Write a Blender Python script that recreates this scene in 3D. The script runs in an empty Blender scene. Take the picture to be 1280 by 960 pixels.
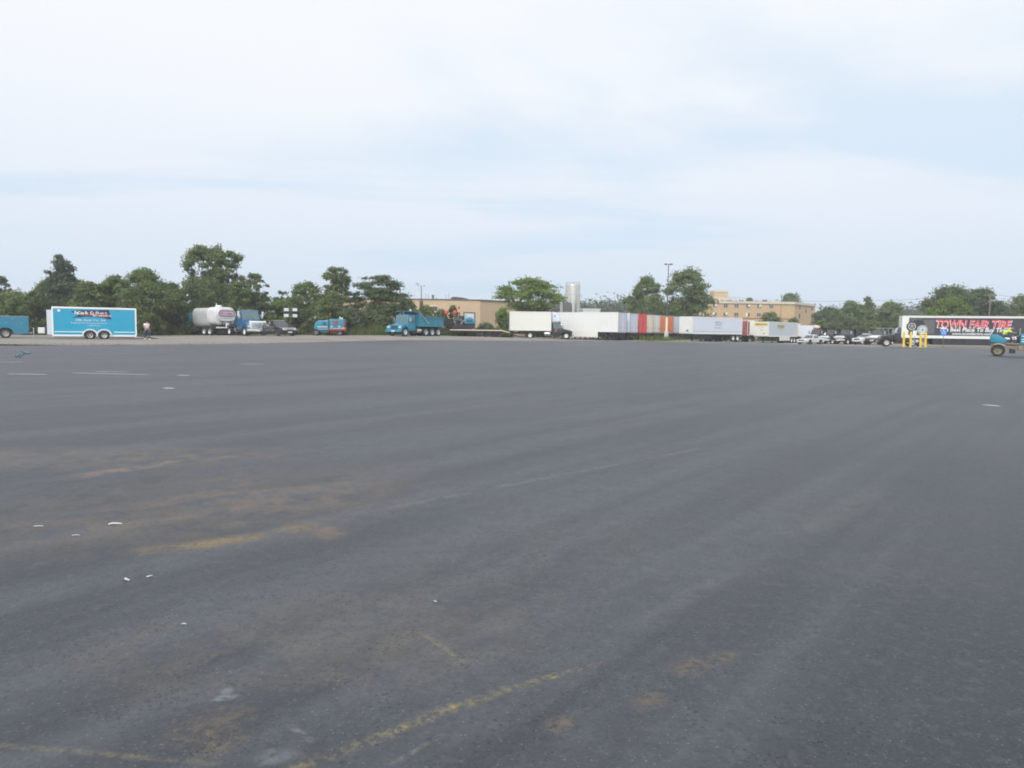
import bpy, bmesh, math, random
import numpy as np
from mathutils import Vector, Matrix, noise as mnoise
R = math.radians
PI = math.pi
random.seed(7)
C = bpy.context.scene.collection
scene = bpy.context.scene

# ------------------------------------------------------------------ camera
CAMZ, PITCH, ROLL, FPX = 1.4, 4.4, 0.8, 890.0
cam_d = bpy.data.cameras.new('camera'); cam = bpy.data.objects.new('camera', cam_d); C.objects.link(cam)
CM = Matrix.Rotation(R(90 - PITCH), 3, 'X') @ Matrix.Rotation(R(ROLL), 3, 'Z')
cam.matrix_world = Matrix.Translation((0, 0, CAMZ)) @ CM.to_4x4()
cam_d.sensor_width = 36; cam_d.lens = 36 * FPX / 1280; cam_d.clip_start = 0.05; cam_d.clip_end = 9000
scene.camera = cam

# ------------------------------------------------------------------ sky, sun, exposure
SUN_EL, SUN_AZ = 40.0, 196.0            # azimuth clockwise from +Y: behind the camera and to its left
W = bpy.data.worlds.new('World'); scene.world = W; W.use_nodes = True
SKY_STRENGTH = 0.10
def build_world():
    nt = W.node_tree; nt.nodes.clear(); N = nt.nodes.new; L = nt.links.new
    out = N('ShaderNodeOutputWorld'); bg = N('ShaderNodeBackground'); L(bg.outputs[0], out.inputs[0])
    sky = N('ShaderNodeTexSky'); sky.sky_type = 'NISHITA'; sky.sun_disc = False
    sky.sun_elevation = R(SUN_EL); sky.sun_rotation = R(SUN_AZ); sky.air_density = 1.0; sky.dust_density = 2.0; sky.ozone_density = 1.5
    tc = N('ShaderNodeTexCoord'); sep = N('ShaderNodeSeparateXYZ'); L(tc.outputs['Generated'], sep.inputs[0])
    def M(op, a, b=None, clamp=False):
        n = N('ShaderNodeMath'); n.operation = op; n.use_clamp = clamp
        for i, v in enumerate((a, b)):
            if v is None: continue
            if isinstance(v, (int, float)): n.inputs[i].default_value = v
            else: L(v, n.inputs[i])
        return n.outputs[0]
    z = M('MAXIMUM', sep.outputs[2], 0.0)
    d = M('ADD', z, 0.16)
    cx = M('DIVIDE', sep.outputs[0], d); cy = M('DIVIDE', sep.outputs[1], d)
    cmb = N('ShaderNodeCombineXYZ'); L(cx, cmb.inputs[0]); L(cy, cmb.inputs[1])
    rot = N('ShaderNodeMapping'); rot.inputs['Rotation'].default_value = (0, 0, R(-14)); rot.inputs['Scale'].default_value = (0.45, 1.0, 1); L(cmb.outputs[0], rot.inputs[0])
    n1 = N('ShaderNodeTexNoise'); n1.inputs['Scale'].default_value = 0.85; n1.inputs['Detail'].default_value = 7; n1.inputs['Roughness'].default_value = 0.52; n1.inputs['Distortion'].default_value = 0.4
    L(rot.outputs[0], n1.inputs['Vector'])
    r1 = N('ShaderNodeMapRange'); r1.interpolation_type = 'SMOOTHSTEP'; L(n1.outputs[0], r1.inputs[0])
    for k, v in zip((1, 2, 3, 4), (0.36, 0.52, 0.0, 1.0)): r1.inputs[k].default_value = v
    # breaks in the veil, low in the sky; the veil itself turns to pale blue haze towards the horizon
    band = N('ShaderNodeMapRange'); band.interpolation_type = 'SMOOTHSTEP'; L(sep.outputs[2], band.inputs[0])
    for k, v in zip((1, 2, 3, 4), (0.30, 0.55, 1.0, 0.25)): band.inputs[k].default_value = v
    gap = M('MULTIPLY', M('SUBTRACT', 1.0, r1.outputs[0]), band.outputs[0])
    hz = N('ShaderNodeMapRange'); hz.interpolation_type = 'SMOOTHSTEP'; L(sep.outputs[2], hz.inputs[0])
    for k, v in zip((1, 2, 3, 4), (0.0, 0.36, 0.90, 0.0)): hz.inputs[k].default_value = v
    # brightness of the veil round the hidden sun
    sd = Vector((math.sin(R(SUN_AZ)) * math.cos(R(SUN_EL)), math.cos(R(SUN_AZ)) * math.cos(R(SUN_EL)), math.sin(R(SUN_EL))))
    dot = N('ShaderNodeVectorMath'); dot.operation = 'DOT_PRODUCT'; L(tc.outputs['Generated'], dot.inputs[0]); dot.inputs[1].default_value = sd
    glow = M('POWER', M('MAXIMUM', dot.outputs['Value'], 0.0), 3.0)
    fac = M('ADD', M('MULTIPLY', glow, 1.1), 1.0)
    cloud = N('ShaderNodeMixRGB'); cloud.inputs[0].default_value = 0
    cloud.inputs[1].default_value = (9.35, 9.65, 10.1, 1)
    vm = N('ShaderNodeVectorMath'); vm.operation = 'SCALE'; L(cloud.outputs[0], vm.inputs[0]); L(fac, vm.inputs['Scale'])
    low = N('ShaderNodeMixRGB'); L(hz.outputs[0], low.inputs[0]); L(vm.outputs[0], low.inputs[1]); low.inputs[2].default_value = (7.0, 8.05, 9.5, 1)
    blue = N('ShaderNodeMixRGB'); blue.inputs[0].default_value = 0.72; L(sky.outputs[0], blue.inputs[1]); blue.inputs[2].default_value = (6.6, 8.9, 11.0, 1)
    mix = N('ShaderNodeMixRGB'); L(M('MULTIPLY', gap, 0.5), mix.inputs[0]); L(low.outputs[0], mix.inputs[1]); L(blue.outputs[0], mix.inputs[2])
    L(mix.outputs[0], bg.inputs[0]); bg.inputs[1].default_value = SKY_STRENGTH
build_world()
sun_d = bpy.data.lights.new('sun', 'SUN'); sun_d.energy = 2.1; sun_d.angle = R(12); sun_d.color = (1, 0.955, 0.88)
sun = bpy.data.objects.new('sun', sun_d); C.objects.link(sun)
sun.rotation_euler = (R(90 - SUN_EL), 0, R(180 - SUN_AZ))
scene.view_settings.view_transform = 'Standard'; scene.view_settings.look = 'None'; scene.view_settings.gamma = 1
scene.view_settings.use_curve_mapping = False
scene.view_settings.exposure = 0.0
scene.render.engine = 'CYCLES'
scene.cycles.use_denoising = True
scene.cycles.max_bounces = 6; scene.cycles.transparent_max_bounces = 8
scene.render.filter_size = 1.7
try: scene.cycles.filter_width = 1.9
except Exception: pass

# ------------------------------------------------------------------ where things stand (pixels of the 1280 x 960 photograph)
def pix_ground(px, py, z=0.0):
    d = CM @ Vector(((px - 640) / FPX, -(py - 480) / FPX, -1)); t = (z - CAMZ) / d.z
    return Vector((d.x * t, d.y * t, z))
def at(px, Y, z=0.0):
    """world X of the point at depth Y and height z that is seen at column px"""
    ct = CM.transposed(); k = (px - 640) / FPX
    b = Vector((0, Y, z - CAMZ)); r0, r2 = ct[0], ct[2]
    c0 = r0.y * b.y + r0.z * b.z; c2 = r2.y * b.y + r2.z * b.z
    return (-k * c2 - c0) / (r0.x + k * r2.x)
def height(px, py, Y):
    """height of the point at depth Y seen at pixel (px, py)"""
    d = CM @ Vector(((px - 640) / FPX, -(py - 480) / FPX, -1)); return CAMZ + d.z * Y / d.y
def view_ang(px): return math.degrees(math.atan2(-(px - 640), FPX))
def lerp(t, xs, ys): return float(np.interp(t, xs, ys))
def sstep(t): t = min(1, max(0, t)); return t * t * (3 - 2 * t)
EDGE = [(-700, 437), (-60, 433), (0, 432), (160, 431), (260, 430), (360, 428.5), (440, 426.5), (500, 425.2), (640, 425.8), (760, 426.0), (830, 427.2), (890, 428.6), (975, 430.0), (1060, 432.5), (1120, 435.0), (1200, 435.6), (1300, 437), (2000, 450)]
EPX, EY = [], []
for (x_, y_) in EDGE:
    p_ = pix_ground(x_, y_); EPX.append(x_); EY.append(p_.y)
def ground_z(X, Y):
    if Y < 20: return -0.02
    px = 640 + FPX * X / Y
    ye = lerp(px, EPX, EY)
    a = lerp(px, [-200, 150, 250, 340, 500, 620, 700, 850, 900, 960, 1060, 1140, 1280, 1500], [0, 0.0, 0.14, 0.27, 0.42, 0.30, 0.02, 0, -0.22, -0.36, -0.26, -0.15, -0.1, 0])
    return -0.02 + (a + 0.02) * sstep((Y - ye - 0.5) / 9)
def gz(px, Y): return ground_z(at(px, Y), Y)

# ------------------------------------------------------------------ materials
MATS = {}
class NT:
    def __init__(s, name):
        s.m = bpy.data.materials.new(name); s.m.use_nodes = True; s.t = s.m.node_tree; s.t.nodes.clear()
        s.out = s.t.nodes.new('ShaderNodeOutputMaterial'); s.b = s.t.nodes.new('ShaderNodeBsdfPrincipled'); s.link(s.b.outputs[0], s.out.inputs[0])
    def n(s, t): return s.t.nodes.new(t)
    def link(s, a, b): s.t.links.new(a, b)
    def put(s, sock, v):
        if isinstance(v, bpy.types.NodeSocket): s.link(v, sock)
        elif isinstance(v, tuple) and len(v) == 3 and sock.type == 'RGBA': sock.default_value = (*v, 1)
        else: sock.default_value = v
    def math(s, op, a, b=0.0, clamp=False):
        n = s.n('ShaderNodeMath'); n.operation = op; n.use_clamp = clamp; s.put(n.inputs[0], a); s.put(n.inputs[1], b); return n.outputs[0]
    def obj(s): return s.n('ShaderNodeTexCoord').outputs['Object']
    def mapping(s, v, loc=(0, 0, 0), rot=(0, 0, 0), sc=(1, 1, 1), typ='POINT'):
        n = s.n('ShaderNodeMapping'); n.vector_type = typ; s.link(v, n.inputs[0])
        n.inputs['Location'].default_value = loc; n.inputs['Rotation'].default_value = rot; n.inputs['Scale'].default_value = sc; return n.outputs[0]
    def noise(s, v, scale, detail=3, rough=0.55, dist=0.0):
        n = s.n('ShaderNodeTexNoise'); s.link(v, n.inputs['Vector']); n.inputs['Scale'].default_value = scale
        n.inputs['Detail'].default_value = detail; n.inputs['Roughness'].default_value = rough; n.inputs['Distortion'].default_value = dist; return n.outputs[0]
    def rng(s, v, a, b, c=0.0, d=1.0, smooth=True):
        n = s.n('ShaderNodeMapRange'); n.interpolation_type = 'SMOOTHSTEP' if smooth else 'LINEAR'; s.put(n.inputs[0], v)
        for k, x in zip((1, 2, 3, 4), (a, b, c, d)): s.put(n.inputs[k], x)
        return n.outputs[0]
    def mix(s, f, a, b, mode='MIX'):
        n = s.n('ShaderNodeMixRGB'); n.blend_type = mode; s.put(n.inputs[0], f); s.put(n.inputs[1], a); s.put(n.inputs[2], b); return n.outputs[0]
    def bump(s, h, strength, dist):
        n = s.n('ShaderNodeBump'); n.inputs['Strength'].default_value = strength; n.inputs['Distance'].default_value = dist; s.link(h, n.inputs['Height']); s.link(n.outputs[0], s.b.inputs['Normal'])
    def seg(s, v, a, b, half, soft=0.6, ends=0.3):
        """1 along the ground segment a-b, fading out past half its width"""
        a, b = Vector(a), Vector(b); d = b - a; ln = d.length; c = (a + b) / 2
        q = s.mapping(v, (c.x, c.y, 0), (0, 0, math.atan2(d.y, d.x)), (ln / 2, half, 1), 'TEXTURE')
        sp = s.n('ShaderNodeSeparateXYZ'); s.link(q, sp.inputs[0])
        u = s.math('ABSOLUTE', sp.outputs[0]); w = s.math('ABSOLUTE', sp.outputs[1])
        return s.math('MULTIPLY', s.rng(u, 1 - ends, 1.0, 1, 0), s.rng(w, 1 - soft, 1.0, 1, 0))
    def blob(s, v, c, rx, ry, rot=0.0):
        q = s.mapping(v, (c[0], c[1], 0), (0, 0, rot), (rx, ry, 1), 'TEXTURE')
        sp = s.n('ShaderNodeSeparateXYZ'); s.link(q, sp.inputs[0])
        r2 = s.math('ADD', s.math('MULTIPLY', sp.outputs[0], sp.outputs[0]), s.math('MULTIPLY', sp.outputs[1], sp.outputs[1]))
        return s.rng(r2, 0.0, 1.0, 1, 0)

def paint(name, col, rough=0.4, metal=0.0, grime=0.25, gcol=(0.16, 0.14, 0.12), scale=1.3, coat=0.0):
    """a coat of paint with road grime in soft patches"""
    if name in MATS: return MATS[name]
    s = NT(name); v = s.obj()
    n1 = s.noise(v, scale, 5, 0.62); n2 = s.noise(s.mapping(v, sc=(3, 3, 0.35)), 2.2, 4)
    g = s.math('MULTIPLY', s.rng(s.math('ADD', s.math('MULTIPLY', n1, 0.6), s.math('MULTIPLY', n2, 0.4)), 0.42, 0.75), grime)
    s.put(s.b.inputs['Base Color'], s.mix(g, col, gcol))
    s.put(s.b.inputs['Roughness'], s.rng(n1, 0.3, 0.7, rough * 0.8, min(1, rough * 1.3)))
    s.b.inputs['Metallic'].default_value = metal
    if coat: s.b.inputs['Coat Weight'].default_value = coat; s.b.inputs['Coat Roughness'].default_value = 0.08
    MATS[name] = s.m; return s.m
M_TEAL = paint('teal paint', (0.018, 0.215, 0.335), 0.35, coat=0.3)
M_SKY = paint('bright blue paint', (0.010, 0.335, 0.53), 0.35, grime=0.10, coat=0.3)
M_CYAN = paint('weathered cyan paint', (0.020, 0.225, 0.33), 0.45, grime=0.4)
M_DTEAL = paint('dark teal paint', (0.012, 0.105, 0.165), 0.35, coat=0.4)
M_NAVY = paint('steel blue paint', (0.02, 0.12, 0.25), 0.3, coat=0.5)
M_WHITE = paint('white panel paint', (0.72, 0.73, 0.71), 0.5, grime=0.22, gcol=(0.45, 0.42, 0.36), scale=0.5)
M_WARMWHITE = paint('warm white panel paint', (0.70, 0.70, 0.64), 0.5, grime=0.25, gcol=(0.5, 0.44, 0.34), scale=0.5)
M_LILAC = paint('pale lilac panel paint', (0.60, 0.65, 0.75), 0.5, grime=0.2, gcol=(0.45, 0.46, 0.52), scale=0.5)
M_PGREY = paint('pale grey panel paint', (0.52, 0.58, 0.63), 0.45, grime=0.15, gcol=(0.4, 0.4, 0.4), scale=0.5)
M_PGREY2 = paint('silver white car paint', (0.56, 0.58, 0.60), 0.35, grime=0.15, coat=0.4)
M_CREAM = paint('cream panel paint', (0.78, 0.68, 0.53), 0.5, grime=0.25, gcol=(0.4, 0.33, 0.25), scale=0.6)
M_RED = paint('red paint', (0.70, 0.030, 0.040), 0.42, grime=0.15)
M_DRED = paint('faded dark red paint', (0.27, 0.06, 0.055), 0.5, grime=0.3)
M_ORANGE = paint('orange paint', (0.80, 0.185, 0.03), 0.45, grime=0.22)
M_BLACK = paint('black paint', (0.012, 0.013, 0.016), 0.3, grime=0.15, gcol=(0.07, 0.065, 0.06), coat=0.5)
M_SUV = paint('glossy black car paint', (0.010, 0.011, 0.014), 0.22, grime=0.08, gcol=(0.05, 0.05, 0.05), coat=1.0)
M_CHASSIS = paint('dirty black chassis', (0.018, 0.018, 0.019), 0.7, grime=0.5, gcol=(0.07, 0.06, 0.05))
M_RUBBER = paint('tyre rubber', (0.022, 0.022, 0.023), 0.85, grime=0.5, gcol=(0.09, 0.08, 0.07), scale=4)
M_RIM = paint('silver rim', (0.55, 0.55, 0.54), 0.4, 0.4, grime=0.3)
M_WRIM = paint('white rim', (0.72, 0.72, 0.70), 0.45, grime=0.25)
M_CHROME = paint('chrome', (0.80, 0.81, 0.82), 0.16, 0.95, grime=0.12)
M_STEEL = paint('brushed steel', (0.62, 0.59, 0.52), 0.24, 0.9, grime=0.12, gcol=(0.3, 0.28, 0.26), scale=0.7)
M_GALV = paint('galvanised steel', (0.42, 0.43, 0.44), 0.55, 0.5, grime=0.3)
M_DARKPOLE = paint('dark bronze pole paint', (0.10, 0.10, 0.10), 0.5, grime=0.2)
M_TANK = paint('white tank paint', (0.66, 0.66, 0.67), 0.6, grime=0.45, gcol=(0.35, 0.33, 0.3))
M_GREYTANK = paint('grey tank paint', (0.46, 0.47, 0.48), 0.45, grime=0.35, gcol=(0.22, 0.2, 0.18))
M_PANEL = paint('charcoal graphic panel', (0.032, 0.035, 0.043), 0.4, grime=0.2, gcol=(0.12, 0.12, 0.13), scale=0.4)
M_YELLOW = paint('safety yellow paint', (0.72, 0.50, 0.03), 0.5, grime=0.2, gcol=(0.3, 0.2, 0.08), scale=3)
M_AMBER = paint('amber yellow decal', (0.62, 0.45, 0.04), 0.5, grime=0.15)
M_SIGNBLUE = paint('sign blue', (0.03, 0.22, 0.62), 0.4, grime=0.05)
M_DECALW = paint('white decal', (0.82, 0.82, 0.82), 0.5, grime=0.05)
M_DECALR = paint('red decal', (0.66, 0.025, 0.05), 0.45, grime=0.05)
M_DECALN = paint('navy decal', (0.015, 0.025, 0.085), 0.5, grime=0.05)
M_DECALG = paint('grey decal', (0.22, 0.24, 0.28), 0.5, grime=0.1)
M_DECALP = paint('plum decal', (0.17, 0.10, 0.17), 0.5, grime=0.1)
M_DECALK = paint('pink decal', (0.66, 0.42, 0.56), 0.5, grime=0.1)
M_WOOD = paint('weathered wood', (0.20, 0.16, 0.12), 0.8, grime=0.4, gcol=(0.09, 0.075, 0.06), scale=3)
M_CONC = paint('pale concrete', (0.50, 0.47, 0.40), 0.85, grime=0.4, gcol=(0.25, 0.22, 0.18), scale=2)
M_SKIN = paint('skin', (0.46, 0.24, 0.17), 0.5, grime=0.05, gcol=(0.3, 0.14, 0.1))
M_HIVIS = paint('hi vis fabric', (0.52, 0.82, 0.03), 0.8, grime=0.1, gcol=(0.3, 0.5, 0.02))
M_JEANS = paint('dark blue denim', (0.03, 0.045, 0.10), 0.9, grime=0.2, gcol=(0.06, 0.07, 0.12))
M_CLOTHW = paint('white cotton', (0.78, 0.72, 0.74), 0.9, grime=0.1, gcol=(0.5, 0.4, 0.42))
M_CLOTHG = paint('grey cotton', (0.32, 0.33, 0.36), 0.9, grime=0.2, gcol=(0.15, 0.15, 0.17))
M_HAIR = paint('dark brown hair', (0.035, 0.022, 0.016), 0.7, grime=0.0)
M_CAP = paint('blue cap fabric', (0.06, 0.16, 0.45), 0.8, grime=0.05)
M_PAPER = paint('white litter', (0.46, 0.47, 0.50), 0.7, grime=0.15, gcol=(0.5, 0.5, 0.5), scale=20)
M_ROOFB = paint('dark roof coating', (0.06, 0.06, 0.065), 0.8)
M_LENS = paint('clear lamp lens', (0.75, 0.78, 0.80), 0.12, 0.3, grime=0.02)
M_TAIL = paint('red lamp lens', (0.55, 0.02, 0.03), 0.2, grime=0.02)
M_LAMPO = paint('orange lamp lens', (0.45, 0.13, 0.03), 0.2, grime=0.02)
M_TWIG = paint('bark', (0.085, 0.072, 0.058), 0.9, grime=0.5, gcol=(0.05, 0.04, 0.032), scale=2)
def glass(name, col, rough=0.05):
    s = NT(name); v = s.obj(); n = s.noise(v, 2.0, 3)
    s.put(s.b.inputs['Base Color'], s.mix(n, col, tuple(c * 1.6 + 0.004 for c in col))); s.b.inputs['Roughness'].default_value = rough
    s.b.inputs['Specular IOR Level'].default_value = 0.9; s.b.inputs['Coat Weight'].default_value = 0.6; s.b.inputs['Coat Roughness'].default_value = 0.03
    return s.m
M_GLASS = glass('tinted vehicle glass', (0.018, 0.024, 0.026)); M_GREENGLASS = glass('greenish windshield glass', (0.05, 0.10, 0.10))
M_WINDOW = glass('dark window pane', (0.06, 0.06, 0.065), 0.12)

def brick(name, col, col2, mort, sc):
    s = NT(name); v = s.obj(); sp = s.n('ShaderNodeSeparateXYZ'); s.link(v, sp.inputs[0])
    cm = s.n('ShaderNodeCombineXYZ'); s.link(s.math('ADD', sp.outputs[0], sp.outputs[1]), cm.inputs[0]); s.link(sp.outputs[2], cm.inputs[1])
    b = s.n('ShaderNodeTexBrick'); s.link(cm.outputs[0], b.inputs['Vector']); b.inputs['Scale'].default_value = sc
    s.put(b.inputs['Color1'], col); s.put(b.inputs['Color2'], col2); s.put(b.inputs['Mortar'], mort); b.inputs['Mortar Size'].default_value = 0.012
    n = s.noise(v, 0.35, 5)
    s.put(s.b.inputs['Base Color'], s.mix(s.rng(n, 0.35, 0.75, 0, 0.35), b.outputs[0], tuple(c * 0.72 for c in col))); s.b.inputs['Roughness'].default_value = 0.85
    return s.m
M_TAN = brick('tan block wall', (0.54, 0.41, 0.265), (0.50, 0.375, 0.24), (0.46, 0.36, 0.25), 2.4)
M_BRICK = brick('buff brick', (0.56, 0.385, 0.215), (0.48, 0.32, 0.175), (0.5, 0.4, 0.27), 4)
M_TOWER = brick('pale buff tower brick', (0.52, 0.42, 0.27), (0.5, 0.4, 0.25), (0.46, 0.38, 0.26), 4)
M_ROOF = paint('pale roof edge', (0.60, 0.52, 0.42), 0.7, grime=0.25)

def leaf_mat(name, c0, c1):
    s = NT(name); v = s.obj(); n = s.noise(v, 0.55, 4, 0.6); n2 = s.noise(v, 7, 2)
    f = s.rng(s.math('ADD', s.math('MULTIPLY', n, 0.55), s.math('MULTIPLY', n2, 0.45)), 0.40, 0.62)
    col = s.mix(f, c0, c1)
    s.put(s.b.inputs['Base Color'], col); s.b.inputs['Roughness'].default_value = 0.6; s.b.inputs['Specular IOR Level'].default_value = 0.15
    tr = s.n('ShaderNodeBsdfTranslucent'); s.put(tr.inputs[0], s.mix(0.5, col, (0.12, 0.17, 0.03)))
    mx = s.n('ShaderNodeMixShader'); mx.inputs[0].default_value = 0.4; s.link(s.b.outputs[0], mx.inputs[1]); s.link(tr.outputs[0], mx.inputs[2]); s.link(mx.outputs[0], s.out.inputs[0])
    return s.m
LEAF = {'dark': leaf_mat('dark foliage', (0.078, 0.112, 0.048), (0.160, 0.210, 0.085)),
        'mid': leaf_mat('mid green foliage', (0.105, 0.150, 0.055), (0.225, 0.280, 0.105)),
        'pale': leaf_mat('pale grey green foliage', (0.095, 0.125, 0.070), (0.19, 0.225, 0.145)),
        'lime': leaf_mat('lime green foliage', (0.10, 0.165, 0.030), (0.24, 0.33, 0.070)),
        'blue': leaf_mat('blue green needles', (0.066, 0.098, 0.062), (0.150, 0.190, 0.115)),
        'willow': leaf_mat('pale willow foliage', (0.125, 0.18, 0.068), (0.23, 0.29, 0.115)),
        'grass': leaf_mat('dry grass', (0.085, 0.125, 0.035), (0.17, 0.19, 0.07))}

# ------------------------------------------------------------------ mesh building
class MB:
    def __init__(s): s.bm = bmesh.new()
    def _hexa(s, P, bev=0, seg=2):
        vs = [s.bm.verts.new(p) for p in P]
        fs = [s.bm.faces.new([vs[i] for i in f]) for f in ((0, 3, 2, 1), (4, 5, 6, 7), (0, 1, 5, 4), (1, 2, 6, 5), (2, 3, 7, 6), (3, 0, 4, 7))]
        if bev > 0:
            es = list({e for f in fs for e in f.edges})
            bmesh.ops.bevel(s.bm, geom=es, offset=bev, segments=seg, affect='EDGES', profile=0.6)
        return s
    def box(s, x0, x1, y0, y1, z0, z1, bev=0, seg=2):
        return s._hexa([(x0, y0, z0), (x1, y0, z0), (x1, y1, z0), (x0, y1, z0), (x0, y0, z1), (x1, y0, z1), (x1, y1, z1), (x0, y1, z1)], bev, seg)
    def hexa(s, bottom, top, bev=0, seg=2): return s._hexa(list(bottom) + list(top), bev, seg)
    def prism(s, prof, y0, y1, bev=0, seg=2, top_in=0.0):
        """profile in (x, z) pushed from y0 to y1; top_in narrows it with height"""
        zs = [p[1] for p in prof]; zl, zh = min(zs), max(zs)
        def inn(z): return top_in * (z - zl) / max(1e-6, zh - zl)
        a = [s.bm.verts.new((x, y0 + inn(z), z)) for x, z in prof]; b = [s.bm.verts.new((x, y1 - inn(z), z)) for x, z in prof]
        n = len(prof); fs = [s.bm.faces.new(list(reversed(a))), s.bm.faces.new(b)]
        for i in range(n):
            j = (i + 1) % n; fs.append(s.bm.faces.new((a[i], a[j], b[j], b[i])))
        bmesh.ops.recalc_face_normals(s.bm, faces=fs)
        if bev > 0:
            es = list({e for f in fs for e in f.edges}); bmesh.ops.bevel(s.bm, geom=es, offset=bev, segments=seg, affect='EDGES', profile=0.6)
        return s
    def tube(s, pts, r, n=8, r1=None, caps=True):
        pts = [Vector(p) for p in pts]; rings = []
        up = Vector((0, 0, 1))
        for i, p in enumerate(pts):
            d = (pts[min(i + 1, len(pts) - 1)] - pts[max(i - 1, 0)]).normalized()
            u = d.cross(up if abs(d.z) < 0.95 else Vector((1, 0, 0))).normalized(); v = d.cross(u)
            rr = r if r1 is None else r + (r1 - r) * i / (len(pts) - 1)
            rings.append([s.bm.verts.new(p + (u * math.cos(2 * PI * k / n) + v * math.sin(2 * PI * k / n)) * rr) for k in range(n)])
        fs = []
        for a, b in zip(rings, rings[1:]):
            for k in range(n): fs.append(s.bm.faces.new((a[k], a[(k + 1) % n], b[(k + 1) % n], b[k])))
        if caps: fs.append(s.bm.faces.new(list(reversed(rings[0])))); fs.append(s.bm.faces.new(rings[-1]))
        bmesh.ops.recalc_face_normals(s.bm, faces=fs); return s
    def lathe(s, prof, axis='Y', c=(0, 0, 0), n=24):
        """closed profile of (radius, t) turned round an axis"""
        rings = []; c = Vector(c)
        for r, t in prof:
            ring = []
            for k in range(n):
                a = 2 * PI * k / n; x, y = r * math.cos(a), r * math.sin(a)
                p = {'Y': (x, t, y), 'Z': (x, y, t), 'X': (t, x, y)}[axis]; ring.append(s.bm.verts.new(c + Vector(p)))
            rings.append(ring)
        fs = []
        for a, b in zip(rings, rings[1:]):
            for k in range(n): fs.append(s.bm.faces.new((a[k], a[(k + 1) % n], b[(k + 1) % n], b[k])))
        if prof[0][0] > 1e-4 and prof[0] != prof[-1]: fs.append(s.bm.faces.new(rings[0])); fs.append(s.bm.faces.new(rings[-1]))
        bmesh.ops.remove_doubles(s.bm, verts=[v for r in rings for v in r], dist=1e-5)
        bmesh.ops.recalc_face_normals(s.bm, faces=[f for f in fs if f.is_valid]); return s
    def build(s, name, mat, parent=None, smooth=False):
        me = bpy.data.meshes.new(name); s.bm.to_mesh(me); s.bm.free()
        if smooth:
            for p in me.polygons: p.use_smooth = True
            try: me.set_sharp_from_angle(angle=R(40))
            except Exception: pass
        return link(name, me, mat, parent)
def link(name, me, mat, parent=None):
    o = bpy.data.objects.new(name, me); C.objects.link(o)
    if mat is not None and not me.materials: me.materials.append(mat)
    if parent: o.parent = parent
    return o
def thing(name, label, cat, loc=(0, 0, 0), rz=0.0, group=None):
    o = bpy.data.objects.new(name, None); C.objects.link(o); o.location = loc; o.rotation_euler = (0, 0, R(rz)); o.empty_display_size = 0.3
    o['label'] = label; o['category'] = cat
    if group: o['group'] = group
    return o
def tag(o, label, cat, group=None):
    o['label'] = label; o['category'] = cat
    if group: o['group'] = group
    return o
def struct(name, me_or_mb, mat):
    o = me_or_mb.build(name, mat) if isinstance(me_or_mb, MB) else link(name, me_or_mb, mat); o['kind'] = 'structure'; return o
def mesh_np(name, verts, faces):
    me = bpy.data.meshes.new(name); me.from_pydata([tuple(v) for v in verts], [], [tuple(f) for f in faces]); me.update(); return me

_wheel_cache = {}
def wheel(parent, x, y, r, w, rim_mat=None, face=1, tyre_mat=None, rim_r=0.6):
    """tyre with its rim as a sub-part; face = +1/-1 side the dished rim looks to"""
    rim_mat = rim_mat or M_RIM; key = (round(r, 3), round(w, 3), rim_mat.name, rim_r)
    if key not in _wheel_cache:
        h = w / 2; ri = r * rim_r
        b = MB(); b.lathe([(ri, -h * .9), (r * .93, -h), (r, -h * .72), (r, h * .72), (r * .93, h), (ri, h * .9), (ri, -h * .9)], 'Y', n=28)
        for k in range(28):
            a = 2 * PI * k / 28; ca, sa = math.cos(a), math.sin(a)
            b.tube([(ca * r * .995, -h * .7, sa * r * .995), (math.cos(a + .08) * r * 1.002, h * .7, math.sin(a + .08) * r * 1.002)], r * .022, 4)
        me1 = bpy.data.meshes.new('wheel'); b.bm.to_mesh(me1); b.bm.free(); me1.materials.append(M_RUBBER)
        for p in me1.polygons: p.use_smooth = len(p.vertices) == 4
        b = MB(); b.lathe([(0.0, h * .35), (ri * .22, h * .40), (ri * .28, h * .2), (ri * .7, h * .12), (ri * .82, h * .6), (ri * .99, h * .82), (ri * 1.03, h * .95), (ri * 1.03, -h * .9), (0.0, -h * .9)], 'Y', n=24)
        for k in range(8):
            a = 2 * PI * k / 8; b.lathe([(0, h * .28), (ri * .05, h * .28), (ri * .05, h * .1), (0, h * .1)], 'Y', (math.cos(a) * ri * .42, 0, math.sin(a) * ri * .42), 6)
        me2 = bpy.data.meshes.new('rim'); b.bm.to_mesh(me2); b.bm.free(); me2.materials.append(rim_mat)
        _wheel_cache[key] = (me1, me2)
    me1, me2 = _wheel_cache[key]
    o = link('wheel', me1, None, parent); o.location = (x, y, r); o.rotation_euler = (0, random.uniform(0, 1), 0 if face > 0 else PI)
    link('rim', me2, None, o); return o

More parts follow.
